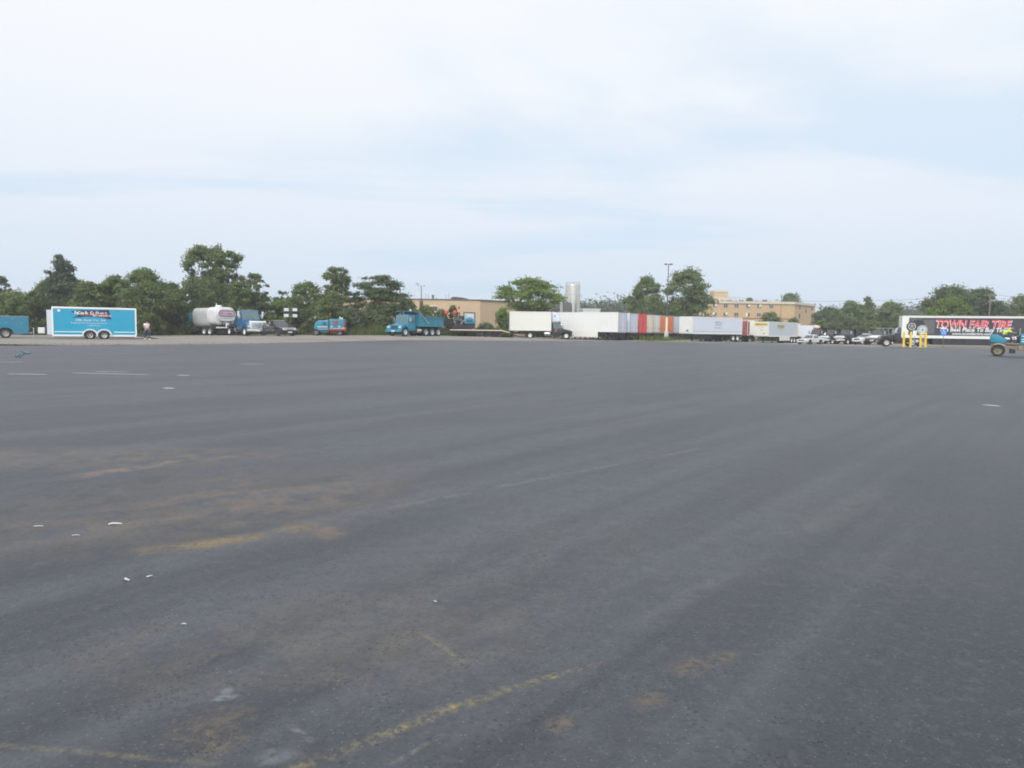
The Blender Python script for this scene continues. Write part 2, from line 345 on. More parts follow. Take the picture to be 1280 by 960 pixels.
def text_obj(body, size, mat, parent, loc, side, bold=0.0, shear=0.0, sx=1.0, name='lettering', align='LEFT', thick=0.006):
    """flat raised letters on a vehicle side; side 'L' = +y face, 'R' = -y face, 'F' = +x face, 'B' = -x face"""
    cu = bpy.data.curves.new('letters', 'FONT'); cu.body = body; cu.size = size; cu.extrude = thick; cu.offset = bold * size; cu.shear = shear; cu.align_x = align; cu.resolution_u = 3
    t = bpy.data.objects.new('letters', cu); C.objects.link(t); bpy.context.view_layer.update()
    me = bpy.data.meshes.new_from_object(t.evaluated_get(bpy.context.evaluated_depsgraph_get()))
    bpy.data.objects.remove(t); bpy.data.curves.remove(cu)
    ax = {'L': ((-1, 0, 0), (0, 1, 0)), 'R': ((1, 0, 0), (0, -1, 0)), 'F': ((0, 1, 0), (1, 0, 0)), 'B': ((0, -1, 0), (-1, 0, 0))}[side]
    m = Matrix((Vector(ax[0]) * sx, Vector((0, 0, 1)), Vector(ax[1]))).transposed().to_4x4(); m.translation = Vector(loc)
    me.transform(m); me.materials.clear(); return link(name, me, mat, parent)
def marks(mb, side, x, y, z, width, h, rnd, gap=0.35, t=0.008):
    """a row of letter-sized strokes too small to read, on a vehicle side"""
    u = 0.0
    while u < width:
        w = h * rnd.uniform(0.35, 0.75); hh = h * rnd.choice((0.7, 0.7, 1.0))
        def add(u0, u1, z0, z1):
            if side == 'L': mb.box(x - u1, x - u0, y, y + t, z + z0, z + z1)
            elif side == 'R': mb.box(x + u0, x + u1, y - t, y, z + z0, z + z1)
            elif side == 'B': mb.box(x - t, x, y - u1, y - u0, z + z0, z + z1)
            else: mb.box(x, x + t, y + u0, y + u1, z + z0, z + z1)
        s = h * 0.2; k = rnd.randint(0, 3)
        add(u, u + s, 0, hh)
        if k != 0: add(u + s, u + w, hh - s, hh)
        if k in (1, 3): add(u + s, u + w, 0, s)
        if k in (2, 3): add(u + w - s, u + w, s, hh - s)
        u += w + h * gap * (0.5 if rnd.random() < .8 else 2)

# ------------------------------------------------------------------ the ground
def build_ground():
    xs = np.unique(np.concatenate([np.array([-900, -600, -400, -250, -160]), np.arange(-110, 150, 2.5), np.array([160, 200, 280, 450, 900])]))
    ys = np.unique(np.concatenate([np.array([-250, -120, -60, 0, 15, 25]), np.arange(30, 150, 1.5), np.array([160, 180, 220, 300, 450, 900])]))
    vs, fs = [], []
    for y in ys:
        for x in xs:
            z = ground_z(x, y)
            if 30 < y < 150: z += 0.05 * (mnoise.noise(Vector((x * .25, y * .25, 0))) if z > 0.0 or z < -0.05 else 0)
            vs.append((x, y, z))
    n = len(xs)
    for j in range(len(ys) - 1):
        for i in range(n - 1): fs.append((j * n + i, j * n + i + 1, (j + 1) * n + i + 1, (j + 1) * n + i))
    s = NT('bare dirt and gravel'); v = s.obj()
    a = s.noise(v, 0.12, 5, 0.6); b = s.noise(v, 1.6, 5, 0.65); c = s.noise(v, 14, 3, 0.6)
    col = s.mix(s.rng(a, 0.35, 0.68), (0.18, 0.160, 0.142), (0.235, 0.208, 0.182))
    col = s.mix(s.rng(b, 0.45, 0.72, 0, 0.55), col, (0.20, 0.175, 0.15)); col = s.mix(s.rng(c, 0.4, 0.7, 0, 0.35), col, (0.33, 0.30, 0.27))
    sp = s.n('ShaderNodeSeparateXYZ'); s.link(v, sp.inputs[0])
    far = s.rng(sp.outputs[1], 128, 165, 0, 0.9); col = s.mix(far, col, (0.09, 0.12, 0.05))
    s.put(s.b.inputs['Base Color'], col); s.b.inputs['Roughness'].default_value = 0.95; s.bump(c, 0.4, 0.03)
    g = struct('ground', mesh_np('ground', vs, fs), s.m)
    for p in g.data.polygons: p.use_smooth = True
    # asphalt lot, its far edge ragged where the gravel spills over it
    edge = []; rnd = random.Random(3)
    for i in range(len(EDGE) - 1):
        (x0, y0), (x1, y1) = EDGE[i], EDGE[i + 1]; n = max(2, int(abs(x1 - x0) / 6))
        for k in range(n):
            f = k / n; X = x0 + (x1 - x0) * f; p = pix_ground(X, y0 + (y1 - y0) * f)
            w = mnoise.noise(Vector((X * .035, 1.7, 0))) * 1.1 + mnoise.noise(Vector((X * .15, 5.1, 0))) * .5
            edge.append((p.x, p.y + w, 0.0))
    p = pix_ground(*EDGE[-1]); edge.append((p.x, p.y, 0.0))
    poly = [(-420, -60, 0), (420, -60, 0), (420, edge[-1][1], 0)] + edge[::-1] + [(-420, edge[0][1], 0)]
    poly = [q for i, q in enumerate(poly) if i == 0 or (Vector(q) - Vector(poly[i - 1])).length > 1e-3]
    bm = bmesh.new(); vv = [bm.verts.new(q) for q in poly]; f = bm.faces.new(vv)
    if f.normal.z < 0: f.normal_flip()
    bmesh.ops.triangulate(bm, faces=[f]); me = bpy.data.meshes.new('asphalt_lot'); bm.to_mesh(me); bm.free()
    s = NT('worn asphalt'); v = s.obj()
    def G(x, y): q = pix_ground(x, y); return (q.x, q.y)
    lane = s.mapping(v, rot=(0, 0, R(-51)))
    l1 = s.noise(s.mapping(lane, sc=(0.018, 0.46, 1)), 1.0, 4, 0.55); l2 = s.noise(s.mapping(lane, sc=(0.05, 1.5, 1)), 1.0, 4, 0.6)
    a = s.noise(v, 0.22, 5, 0.6, 0.6); b = s.noise(v, 1.3, 5, 0.62); d = s.noise(v, 6.0, 4, 0.6)
    fine = s.noise(v, 60, 4, 0.72); mid = s.noise(v, 27, 4, 0.68)
    tone = s.math('ADD', s.math('ADD', s.math('MULTIPLY', a, 0.22), s.math('MULTIPLY', l1, 0.46)), s.math('MULTIPLY', l2, 0.32))
    col = s.mix(s.rng(tone, 0.43, 0.57), (0.024, 0.029, 0.037), (0.070, 0.077, 0.090))
    # warm brownish areas in the old surface near the camera
    warm = s.math('MULTIPLY', s.rng(s.noise(v, 0.55, 4, 0.6, 0.5), 0.45, 0.72), 0.17)
    col = s.mix(warm, col, (0.072, 0.064, 0.057))
    nz = s.rng(s.noise(v, 3.2, 6, 0.68, 0.4), 0.36, 0.62)
    nzf = s.rng(s.noise(v, 22, 4, 0.7), 0.36, 0.64)
    def stain(mask, color, k, nn=nz):
        nonlocal col
        col = s.mix(s.math('MULTIPLY', s.math('MULTIPLY', mask, nn), k, True), col, color)
    # dried silt and rust, each with its own outline
    stain(s.blob(v, G(250, 628), 2.5, 1.5, 0.6), (0.135, 0.098, 0.07), 0.5)
    stain(s.blob(v, G(90, 572), 3.0, 0.9, 0.15), (0.135, 0.105, 0.08), 0.6)
    stain(s.seg(v, G(70, 600), G(232, 575), 0.20, 0.9, 0.3), (0.20, 0.13, 0.09), 0.85)
    stain(s.seg(v, G(232, 577), G(300, 568), 0.18, 0.9, 0.5), (0.17, 0.115, 0.08), 0.8)
    stain(s.seg(v, G(150, 694), G(345, 668), 0.17, 0.9, 0.3), (0.19, 0.140, 0.065), 0.85)
    stain(s.seg(v, G(345, 655), G(440, 672), 0.22, 0.95, 0.5), (0.19, 0.13, 0.07), 0.7)
    stain(s.blob(v, G(300, 630), 1.6, 0.8, 0.8), (0.15, 0.11, 0.08), 0.5)
    stain(s.blob(v, G(540, 800), 0.9, 0.5, 0.6), (0.11, 0.094, 0.075), 0.4)
    stain(s.blob(v, G(330, 800), 1.0, 0.6, 0.4), (0.11, 0.094, 0.078), 0.5)
    stain(s.blob(v, G(640, 700), 2.2, 1.0, 0.7), (0.095, 0.092, 0.088), 0.35)
    for (x, y, r) in ((905, 821, .07), (862, 834, .09), (812, 876, .07), (265, 905, .12), (278, 930, .08), (700, 905, .06)):
        stain(s.blob(v, G(x, y), r * 1.6, r, 0.7), (0.145, 0.10, 0.062), 0.7, nzf)
    # oily dark patches and the paving seam
    for (x, y, rx, ry, k) in ((190, 600, .9, .3, .8), (120, 622, 1.0, .35, .9), (60, 615, 1.3, .5, .8), (385, 602, .8, .2, 1.0), (235, 655, .5, .2, .8), (300, 552, 1.0, .2, .5), (200, 640, .7, .25, .7), (25, 640, 1.2, .35, .8), (90, 690, 1.0, .3, .5)):
        stain(s.blob(v, G(x, y), rx, ry, 0.6), (0.040, 0.042, 0.046), k)
    stain(s.seg(v, G(200, 583), G(360, 553), 0.06, 0.9, 0.3), (0.036, 0.037, 0.04), 0.9)
    stain(s.seg(v, G(380, 655), G(900, 556), 0.08, 0.9, 0.3), (0.15, 0.145, 0.135), 0.45)
    stain(s.seg(v, G(770, 798), G(960, 690), 0.10, 0.9, 0.5), (0.13, 0.127, 0.122), 0.38)
    stain(s.seg(v, G(960, 690), G(1120, 600), 0.2, 0.95, 0.5), (0.11, 0.106, 0.10), 0.4)
    stain(s.seg(v, G(800, 815), G(1000, 690), 0.22, 0.95, 0.5), (0.045, 0.046, 0.05), 0.5)
    # faded yellow paint left in the texture
    nzl = s.rng(s.noise(v, 26, 7, 0.8), 0.44, 0.58)
    for q0, q1, w_, k_ in (((350, 968), (480, 919), .040, 1.0), ((470, 923), (575, 881), .040, .95), ((560, 887), (640, 860.5), .036, 1.0), ((620, 867), (700, 842.5), .030, .9), ((680, 848), (756, 828), .022, .8)):
        stain(s.seg(v, G(*q0), G(*q1), w_ * 1.25, 0.95, 0.12), (0.19, 0.155, 0.072), 0.80 * k_, nzl)
    for (x, y) in ((566, 885), (572, 883), (690, 846), (500, 911)): stain(s.blob(v, G(x, y), .035, .02, .6), (0.30, 0.25, 0.10), 0.8, nzl)
    stain(s.blob(v, G(281, 872), .062, .030, .35), (0.17, 0.185, 0.205), .85, s.rng(s.noise(v, 20, 3, .5), .30, .42))
    stain(s.blob(v, G(284, 864), .030, .035, .1), (0.17, 0.185, 0.205), .8, s.rng(s.noise(v, 20, 3, .5), .30, .42))
    stain(s.seg(v, G(520, 786), G(590, 834), 0.022, 0.8, 0.4), (0.18, 0.155, 0.085), 0.6, nzf)
    stain(s.seg(v, G(-40, 928), G(300, 957), 0.022, 0.8, 0.3), (0.17, 0.145, 0.075), 0.6, nzf)
    stain(s.seg(v, G(360, 905), G(395, 930), 0.02, 0.8, 0.4), (0.17, 0.17, 0.18), 0.8, nzf)
    stain(s.seg(v, G(480, 960), G(560, 915), 0.015, 0.8, 0.4), (0.22, 0.20, 0.14), 0.5, nzf)
    stain(s.blob(v, G(345, 945), 0.10, 0.06, 0.2), (0.16, 0.17, 0.19), 0.6)
    # aggregate: pale stones and dark pits of open asphalt
    def voro(scale, dist):
        w = s.noise(v, scale * 1.6, 2); sp_ = s.n('ShaderNodeVectorMath'); sp_.operation = 'ADD'; s.link(v, sp_.inputs[0])
        k_ = s.n('ShaderNodeVectorMath'); k_.operation = 'SCALE'; nn_ = s.n('ShaderNodeTexNoise'); s.link(v, nn_.inputs['Vector']); nn_.inputs['Scale'].default_value = scale * 1.3; s.link(nn_.outputs['Color'], k_.inputs[0]); k_.inputs['Scale'].default_value = dist; s.link(k_.outputs[0], sp_.inputs[1])
        vo = s.n('ShaderNodeTexVoronoi'); s.link(sp_.outputs[0], vo.inputs['Vector']); vo.inputs['Scale'].default_value = scale; return vo
    v1 = voro(46, .02); v2 = voro(24, .04)
    patch = s.rng(s.noise(v, 3.2, 5, 0.7), 0.44, 0.64)
    pits = s.math('MULTIPLY', s.rng(v1.outputs['Distance'], 0.10, 0.34, 1, 0), patch)
    sc2 = s.n('ShaderNodeSeparateXYZ'); s.link(v2.outputs['Color'], sc2.inputs[0])
    pits2 = s.math('MULTIPLY', s.math('MULTIPLY', s.rng(v2.outputs['Distance'], 0.06, 0.30, 1, 0), s.rng(sc2.outputs[0], 0.70, 0.74)), s.rng(s.noise(v, 1.7, 4, 0.7), 0.42, 0.58))
    col = s.mix(s.math('MULTIPLY', pits, 0.85), col, (0.010, 0.010, 0.012))
    col = s.mix(s.math('MULTIPLY', pits2, 0.85), col, (0.014, 0.014, 0.016))
    st = voro(60, .01); sc3 = s.n('ShaderNodeSeparateXYZ'); s.link(st.outputs['Color'], sc3.inputs[0])
    stones = s.math('MULTIPLY', s.rng(st.outputs['Distance'], 0.12, 0.34, 1, 0), s.rng(sc3.outputs[1], 0.82, 0.86))
    col = s.mix(s.math('MULTIPLY', stones, 0.55), col, (0.20, 0.195, 0.19))
    col = s.mix(s.rng(fine, 0.52, 0.68, 0, 0.30), col, (0.15, 0.152, 0.158))
    col = s.mix(s.rng(mid, 0.50, 0.66, 0, 0.45), col, (0.026, 0.028, 0.032))
    col = s.mix(s.rng(d, 0.38, 0.66, 0, 0.28), col, (0.034, 0.037, 0.043))
    col = s.mix(s.rng(s.noise(v, 13, 4, 0.68), 0.52, 0.66, 0, 0.22), col, (0.11, 0.112, 0.118))
    # gravel dust tracked onto the far edge
    s.put(s.b.inputs['Base Color'], col)
    s.put(s.b.inputs['Roughness'], s.rng(tone, 0.40, 0.60, 0.44, 0.64)); s.put(s.b.inputs['Specular IOR Level'], s.rng(tone, 0.40, 0.60, 0.34, 0.52))
    h = s.math('SUBTRACT', s.math('ADD', fine, s.math('MULTIPLY', mid, 0.8)), s.math('MULTIPLY', pits, 1.2)); s.bump(h, 0.55, 0.006)
    o = link('asphalt_lot', me, s.m); o['kind'] = 'structure'
    # painted lines: thin sheets of worn paint
    def wornpaint(name, colr, lo, hi):
        s = NT(name); v = s.obj(); n = s.noise(v, 16, 6, 0.72); n2 = s.noise(v, 2.2, 4, 0.6)
        s.put(s.b.inputs['Base Color'], s.mix(s.noise(v, 60, 2), colr, tuple(c * .6 for c in colr))); s.b.inputs['Roughness'].default_value = 0.8
        k = s.math('ADD', s.math('MULTIPLY', n, 0.6), s.math('MULTIPLY', n2, 0.4))
        t = s.n('ShaderNodeBsdfTransparent'); mx = s.n('ShaderNodeMixShader'); s.link(s.rng(k, lo, hi, 0, 0.9), mx.inputs[0]); s.link(t.outputs[0], mx.inputs[1]); s.link(s.b.outputs[0], mx.inputs[2]); s.link(mx.outputs[0], s.out.inputs[0]); return s.m
    my = wornpaint('worn yellow line paint', (0.27, 0.22, 0.095), 0.40, 0.60); mw = wornpaint('worn white line paint', (0.62, 0.62, 0.62), 0.33, 0.5)
    def line(name, pts, w, mat):
        P = [pix_ground(*q) for q in pts]; b = MB(); rows = []
        for i, p in enumerate(P):
            d = (P[min(i + 1, len(P) - 1)] - P[max(i - 1, 0)]).normalized(); nrm = Vector((-d.y, d.x, 0)); k = w * (0.75 + 0.5 * random.random())
            rows.append((b.bm.verts.new((p.x + nrm.x * k / 2, p.y + nrm.y * k / 2, 0.004)), b.bm.verts.new((p.x - nrm.x * k / 2, p.y - nrm.y * k / 2, 0.004))))
        for r0, r1 in zip(rows, rows[1:]): b.bm.faces.new((r0[0], r0[1], r1[1], r1[0]))
        return struct(name, b, mat)
    for q in (((-20, 452.3), (28, 452.8)), ((10, 467.4), (58, 468.2)), ((90, 466.2), (184, 468.5)), ((120, 464.5), (160, 465.2)), ((300, 455), (330, 455.5)), ((205, 485), (216, 486)), ((222, 469), (236, 469.6)), ((1228, 506), (1250, 508))):
        line('painted_line', [q[0], ((q[0][0] + q[1][0]) / 2, (q[0][1] + q[1][1]) / 2), q[1]], 0.13, mw)
    # raised earth island round the lamp post
    c = Vector((at(830, 100), 100)); b = MB(); n = 40; rings = []
    for r, z in ((1.0, 0.0), (0.93, 0.10), (0.8, 0.16), (0.55, 0.23), (0.25, 0.26), (0.02, 0.27)):
        ring = []
        for k in range(n):
            a = 2 * PI * k / n; j = 1 + .08 * mnoise.noise(Vector((math.cos(a) * 2, math.sin(a) * 2, r)))
            ring.append(b.bm.verts.new((c.x + math.cos(a) * 4.6 * r * j, c.y + math.sin(a) * 2.6 * r * j, z - 0.03 + 0.02 * mnoise.noise(Vector((a * 3, r * 5, 2))))))
        rings.append(ring)
    for r0, r1 in zip(rings, rings[1:]):
        for k in range(n): b.bm.faces.new((r0[k], r0[(k + 1) % n], r1[(k + 1) % n], r1[k]))
    s = NT('dry earth with moss'); v = s.obj(); nn = s.noise(v, 1.2, 5); s.put(s.b.inputs['Base Color'], s.mix(s.rng(nn, .4, .6), (0.20, 0.18, 0.12), (0.13, 0.15, 0.07))); s.b.inputs['Roughness'].default_value = 1
    struct('earth_island', b, s.m)
build_ground()

# ------------------------------------------------------------------ plants
def leaves_mesh(clumps, n, size, seed, up=0.35, fill=0.35, stretch=1.0):
    """small leaf-spray faces spread over and through ellipsoid clumps: (x, y, z, rx, ry, rz)"""
    rg = np.random.default_rng(seed); cl = np.array(clumps, float)
    vol = (cl[:, 3] * cl[:, 4] + cl[:, 4] * cl[:, 5] + cl[:, 3] * cl[:, 5]); idx = rg.choice(len(cl), n, p=vol / vol.sum())
    d = rg.normal(size=(n, 3)); d[:, 2] += up * np.abs(d[:, 2]); d /= np.linalg.norm(d, axis=1)[:, None]
    rad = np.where(rg.random(n) < fill, rg.random(n) ** 0.5, 0.62 + 1.15 * rg.random(n) ** 2.2)
    p = cl[idx, :3] + d * cl[idx, 3:] * rad[:, None]
    nr = d + rg.normal(size=(n, 3)) * 0.55 + np.array([0, 0, .35]); nr /= np.linalg.norm(nr, axis=1)[:, None]
    t = np.cross(nr, rg.normal(size=(n, 3))); t /= np.linalg.norm(t, axis=1)[:, None]; bt = np.cross(nr, t)
    s = (size * (0.55 + 0.9 * rg.random(n)))[:, None]
    v = np.stack([p - t * s * stretch, p - bt * s * .42 + nr * s * .1, p + t * s * stretch, p + bt * s * .42 + nr * s * .1], 1).reshape(-1, 3)
    me = bpy.data.meshes.new('crown'); me.vertices.add(4 * n); me.vertices.foreach_set('co', v.ravel())
    me.loops.add(4 * n); me.loops.foreach_set('vertex_index', np.arange(4 * n, dtype=np.int32)); me.polygons.add(n)
    me.polygons.foreach_set('loop_start', np.arange(0, 4 * n, 4, dtype=np.int32)); me.update(calc_edges=True); return me
def tree(name, label, px, Y, top, hw, kind='round', leaf='mid', base=0.12, seed=1, group=None, cat='tree', n=None, leafsize=None, lean=0.0):
    """px column, Y depth, top pixel row, half width in pixels; base = share of the height that is bare trunk"""
    X = at(px, Y); z0 = ground_z(X, Y) - 0.05; H = height(px, top, Y) - z0; Wd = hw * Y / FPX; rnd = random.Random(seed * 77 + 5)
    t = thing(name, label, cat, (X, Y, z0), 0, group); cl = []
    zb = H * base; hc = H - zb
    ph = rnd.uniform(0, 9)
    def wob(a, u): return 1 + .20 * mnoise.noise(Vector((math.cos(a) * 1.3 + ph, math.sin(a) * 1.3, u * 3.1)))
    if kind == 'umbrella':
        for i in range(74):
            a = rnd.uniform(0, 2 * PI); f = math.sqrt(rnd.random()); r = Wd * .88 * f * wob(a, 0)
            z = H - hc * (.06 + .50 * f ** 2.2) - hc * .34 * rnd.random() ** 1.6
            k = rnd.uniform(.10, .19) * Wd; cl.append((r * math.cos(a), r * math.sin(a) * .9, min(z, H - k * .5), k * 1.35, k * 1.25, k * .42))
        for i in range(16):
            a = rnd.uniform(0, 2 * PI); r = Wd * rnd.uniform(.15, .75); k = rnd.uniform(.09, .17) * Wd
            cl.append((r * math.cos(a), r * math.sin(a), zb + hc * rnd.uniform(.0, .35), k * 1.3, k * 1.2, k * .5))
    elif kind == 'conifer':
        m = 120
        for i in range(m):
            f = (i + .5) / m; z = zb + hc * f; a = rnd.uniform(0, 2 * PI); rr = Wd * (1 - f * .92) ** .75 * rnd.uniform(.2, 1.15) * wob(a, f) + .05; k = Wd * (.20 * (1 - f) + .07)
            cl.append((rr * .85 * math.cos(a), rr * .85 * math.sin(a), z + .25 * rr, k * 1.2, k * 1.2, k * .6))
        for q in range(5): cl.append((rnd.uniform(-.12, .12) * Wd, 0, H - rnd.uniform(.2, 1.0), .18, .18, .5))
    else:
        m = {'round': 95, 'bush': 70, 'sparse': 60, 'tall': 150}[kind]
        for i in range(m):
            u = rnd.random() if kind != 'bush' else rnd.random() ** 1.15; z = zb + hc * u
            prof = {'round': (1 - abs(2 * u - .9) ** 3 * .66), 'bush': math.sqrt(max(.05, 1 - u ** 2.4)), 'sparse': .35 + .6 * math.sin(PI * min(1, u * .85 + .1)), 'tall': .62 + .38 * math.sin(PI * (u * .80 + .12))}[kind]
            a = rnd.uniform(0, 2 * PI); r = Wd * .86 * prof * rnd.random() ** .42 * wob(a, u); k = Wd * {'round': .205, 'bush': .22, 'sparse': .16, 'tall': .21}[kind] * rnd.uniform(.55, 1.25)
            k = min(k, hc * .25); z = min(z, H - k * .6); cl.append((r * math.cos(a), r * math.sin(a), max(z, k * .3), k * 1.1, k * 1.1, k * rnd.uniform(.6, .9)))
        for q in range(3): cl.append((rnd.uniform(-.25, .25) * Wd, 0, H - Wd * .12 * (1 + q * .6), Wd * .13, Wd * .13, Wd * .12))
    ls = leafsize or max(0.16, Y * 0.0019)
    area = 2 * Wd * hc
    if n is None: n = int(min(17000, max(1200, area / (ls * ls * .5) * {'umbrella': 3.0, 'conifer': 4.2, 'sparse': 2.3}.get(kind, 5.4))))
    link('crown', leaves_mesh(cl, n, ls, seed, fill={'sparse': .5, 'umbrella': .45}.get(kind, .3), stretch=1.25 if kind == 'conifer' else 1.0), LEAF[leaf], t)
    b = MB(); r0 = max(.10, H * .022)
    top_t = (0.0, 0.0, zb + hc * (.62 if kind in ('conifer', 'round', 'tall') else .35))
    k = [(0, 0, -.25), (rnd.uniform(-.1, .1), rnd.uniform(-.1, .1), zb * .5 + .2), (rnd.uniform(-.2, .2), rnd.uniform(-.2, .2), zb + hc * .22), top_t]
    b.tube(k, r0, 8, r0 * .35)
    for c in rnd.sample(cl, min(len(cl), 11 if kind in ('umbrella', 'sparse') else 7)):
        if c[2] < zb: continue
        zs = min(c[2] - .1, rnd.uniform(zb * .7 + .1, zb + hc * .3)); p0 = Vector((0, 0, max(.1, zs))); p1 = Vector(c[:3]); mdl = p0.lerp(p1, .5) + Vector((0, 0, -.08 * (p1 - p0).length))
        b.tube([p0, mdl, p1], r0 * .45, 6, r0 * .10)
    b.build('trunk', M_TWIG, t, True); return t

TG = 'trees and bushes along the left edge of the lot'
T = tree
T('leafy_tree', 'sparse pale tree top at the far left edge above the teal truck', 2, 88, 346, 14, 'sparse', 'pale', .3, 1, TG)
T('bush', 'wide dark green bush behind the teal service truck', 12, 84, 366, 34, 'bush', 'mid', 0, 2, TG, 'bush')
T('bush', 'dark bush filling the gap between teal truck and blue trailer', 44, 82, 364, 22, 'bush', 'dark', 0, 3, TG, 'bush')
T('conifer_tree', 'feathery blue green conifer rising behind the front of the blue trailer', 79, 88, 320, 33, 'conifer', 'blue', .1, 4, TG)
T('leafy_tree', 'low mid green tree behind the middle of the blue trailer, right of the conifer', 112, 84, 353, 25, 'round', 'mid', .08, 5, TG)
T('leafy_tree', 'round dark green tree behind the rear end of the blue trailer', 146, 86, 345, 24, 'round', 'mid', .08, 6, TG)
T('leafy_tree', 'broad round tree standing behind the walking person', 182, 85, 340, 36, 'round', 'mid', .05, 7, TG)
T('bush', 'dark bush between the walking person and the tank truck', 205, 90, 372, 24, 'bush', 'dark', 0, 8, TG, 'bush')
T('leafy_tree', 'smaller dark tree on the right shoulder of the broad round tree', 216, 91, 354, 19, 'round', 'dark', .08, 9, TG)
T('tall_tree', 'tallest leafy tree of the lot, two topped, above the white tank truck', 257, 98, 307, 26, 'tall', 'mid', .1, 10, TG)
T('tall_tree', 'second peak of the tallest trees, just right of the highest crown', 286, 97, 313, 19, 'tall', 'mid', .1, 11, TG)
T('bush', 'dark green thicket behind the white tank truck', 265, 93, 352, 42, 'bush', 'dark', 0, 12, TG, 'bush')
T('sparse_tree', 'thin sparse tree with gaps of sky above the steel blue truck', 322, 96, 343, 18, 'sparse', 'mid', .35, 13, TG)
T('bush', 'dark thicket behind the steel blue truck cab', 316, 95, 366, 27, 'bush', 'dark', 0, 14, TG, 'bush')
T('leafy_tree', 'little knobbly tree top behind the floodlight mast', 352, 99, 364, 13, 'sparse', 'mid', .2, 15, TG)
T('bush', 'bright green bush behind the black car and floodlight mast', 355, 96, 377, 26, 'bush', 'lime', 0, 16, TG, 'bush')
T('leafy_tree', 'mid green tree between floodlight mast and teal paving machine', 384, 99, 354, 23, 'round', 'mid', .08, 17, TG)
T('bush', 'mid green bush directly behind the teal paving machine', 402, 96, 369, 26, 'bush', 'mid', 0, 18, TG, 'bush')
T('sparse_tree', 'slender open tree above the right end of the teal paving machine', 421, 98, 335, 18, 'tall', 'mid', .1, 19, TG)
T('bush', 'silvery pale shrub right of the teal paving machine', 440, 93, 385, 17, 'bush', 'pale', 0, 20, TG, 'bush')
T('umbrella_tree', 'dark flat topped spreading tree left of the tan building', 471, 101, 338, 38, 'umbrella', 'dark', .22, 21, TG)
T('bush', 'dark undergrowth under the flat topped spreading tree', 470, 99, 381, 38, 'bush', 'dark', 0, 22, TG, 'bush')
T('bush', 'dark bush between the spreading tree and the dump truck cab', 507, 101, 374, 20, 'bush', 'dark', 0, 23, TG, 'bush')
T('bush', 'low green bush behind the blue dump truck bed, nearest its cab', 532, 103, 383, 16, 'bush', 'mid', 0, 24, TG, 'bush')
T('bush', 'low green bush behind the dump truck tailgate', 552, 104, 388, 12, 'bush', 'mid', 0, 25, TG, 'bush')
T('bush', 'upright bush against the tan wall left of its white door', 566, 105, 382, 8, 'bush', 'mid', 0, 26, TG, 'bush')
T('bush', 'low pale weeds at the corner of the tan building', 607, 108, 405, 18, 'bush', 'pale', 0, 27, TG, 'bush')
T('bush', 'ragged lime sumac bush left of the white box truck', 628, 110, 386, 15, 'bush', 'lime', 0, 28, TG, 'bush')
T('bush', 'small pale bush at the lowboy ramp beside the white box truck', 634, 109, 403, 9, 'bush', 'pale', 0, 29, TG, 'bush')
T('umbrella_tree', 'lime green spreading tree with open branches above the white box truck', 660, 120, 346, 45, 'umbrella', 'lime', .46, 30)
T('bush', 'green bush behind the roof of the white box truck', 668, 122, 379, 34, 'bush', 'mid', 0, 31, None, 'bush')
T('leafy_tree', 'green tree left of the lamp post, with ragged edges', 806, 134, 347, 25, 'round', 'mid', .12, 32)
T('leafy_tree', 'large dense dark green tree right of the lamp post', 858, 136, 338, 33, 'round', 'mid', .06, 33)
T('bush', 'dark bush under the two trees behind the red trailer', 820, 130, 381, 45, 'bush', 'dark', 0, 34, None, 'bush')
T('bush', 'small green tree at the left corner of the brick building', 891, 150, 398, 9, 'bush', 'mid', 0, 35, None, 'bush')
T('bush', 'olive green bush in front of the brick building above the yellow sign', 962, 150, 391, 18, 'bush', 'mid', 0, 36, None, 'bush')
T('bush', 'dark low bush right of the olive bush at the foot of the brick building', 990, 152, 399, 12, 'bush', 'dark', 0, 37, None, 'bush')
T('leafy_tree', 'tree top peeping over the middle of the brick building roof', 935, 262, 373, 8, 'round', 'mid', .1, 38, leafsize=.5)
T('leafy_tree', 'tree top behind the right end of the brick building roof', 986, 262, 368, 20, 'round', 'mid', .1, 39, leafsize=.5)
T('leafy_tree', 'dark tree just right of the brick building', 1033, 170, 385, 19, 'round', 'dark', .04, 40)
T('bush', 'bright bush above the red truck cab', 1028, 150, 400, 10, 'bush', 'lime', 0, 41, None, 'bush')
T('leafy_tree', 'feathery dark tree top between willow trees behind the dump trucks', 1083, 162, 372, 17, 'conifer', 'mid', .1, 42)
T('willow_tree', 'pale green willow left of the feathery tree behind the dump trucks', 1064, 155, 377, 19, 'round', 'willow', .03, 43)
T('willow_tree', 'pale green willow left of the big black trailer', 1110, 155, 379, 24, 'round', 'willow', .03, 44)
T('bush', 'green bush behind the white pickup', 1088, 140, 401, 13, 'bush', 'mid', 0, 45, None, 'bush')
T('bush', 'dark green hedge behind the two dark dump trucks', 1056, 145, 397, 26, 'bush', 'dark', 0, 46, None, 'bush')
T('bush', 'dark shrub just above the hood of the black tractor unit', 1117, 125, 405, 11, 'bush', 'dark', 0, 47, None, 'bush')
T('leafy_tree', 'broad dark tree behind the middle of the big black trailer', 1182, 135, 359, 36, 'round', 'dark', .04, 48)
T('leafy_tree', 'dark tree on the right shoulder of the broad tree, by the utility pole', 1222, 137, 363, 27, 'round', 'dark', .04, 49)
T('bush', 'lime green tree in front of the broad dark tree above the black trailer', 1186, 122, 374, 32, 'bush', 'lime', 0, 50, None, 'tree')
T('leafy_tree', 'green tree at the right edge of the picture behind the black trailer', 1276, 130, 371, 26, 'round', 'mid', .04, 51)
T('bush', 'low bush with pale blossom between utility pole and right edge', 1252, 124, 383, 17, 'bush', 'pale', 0, 52, None, 'bush')
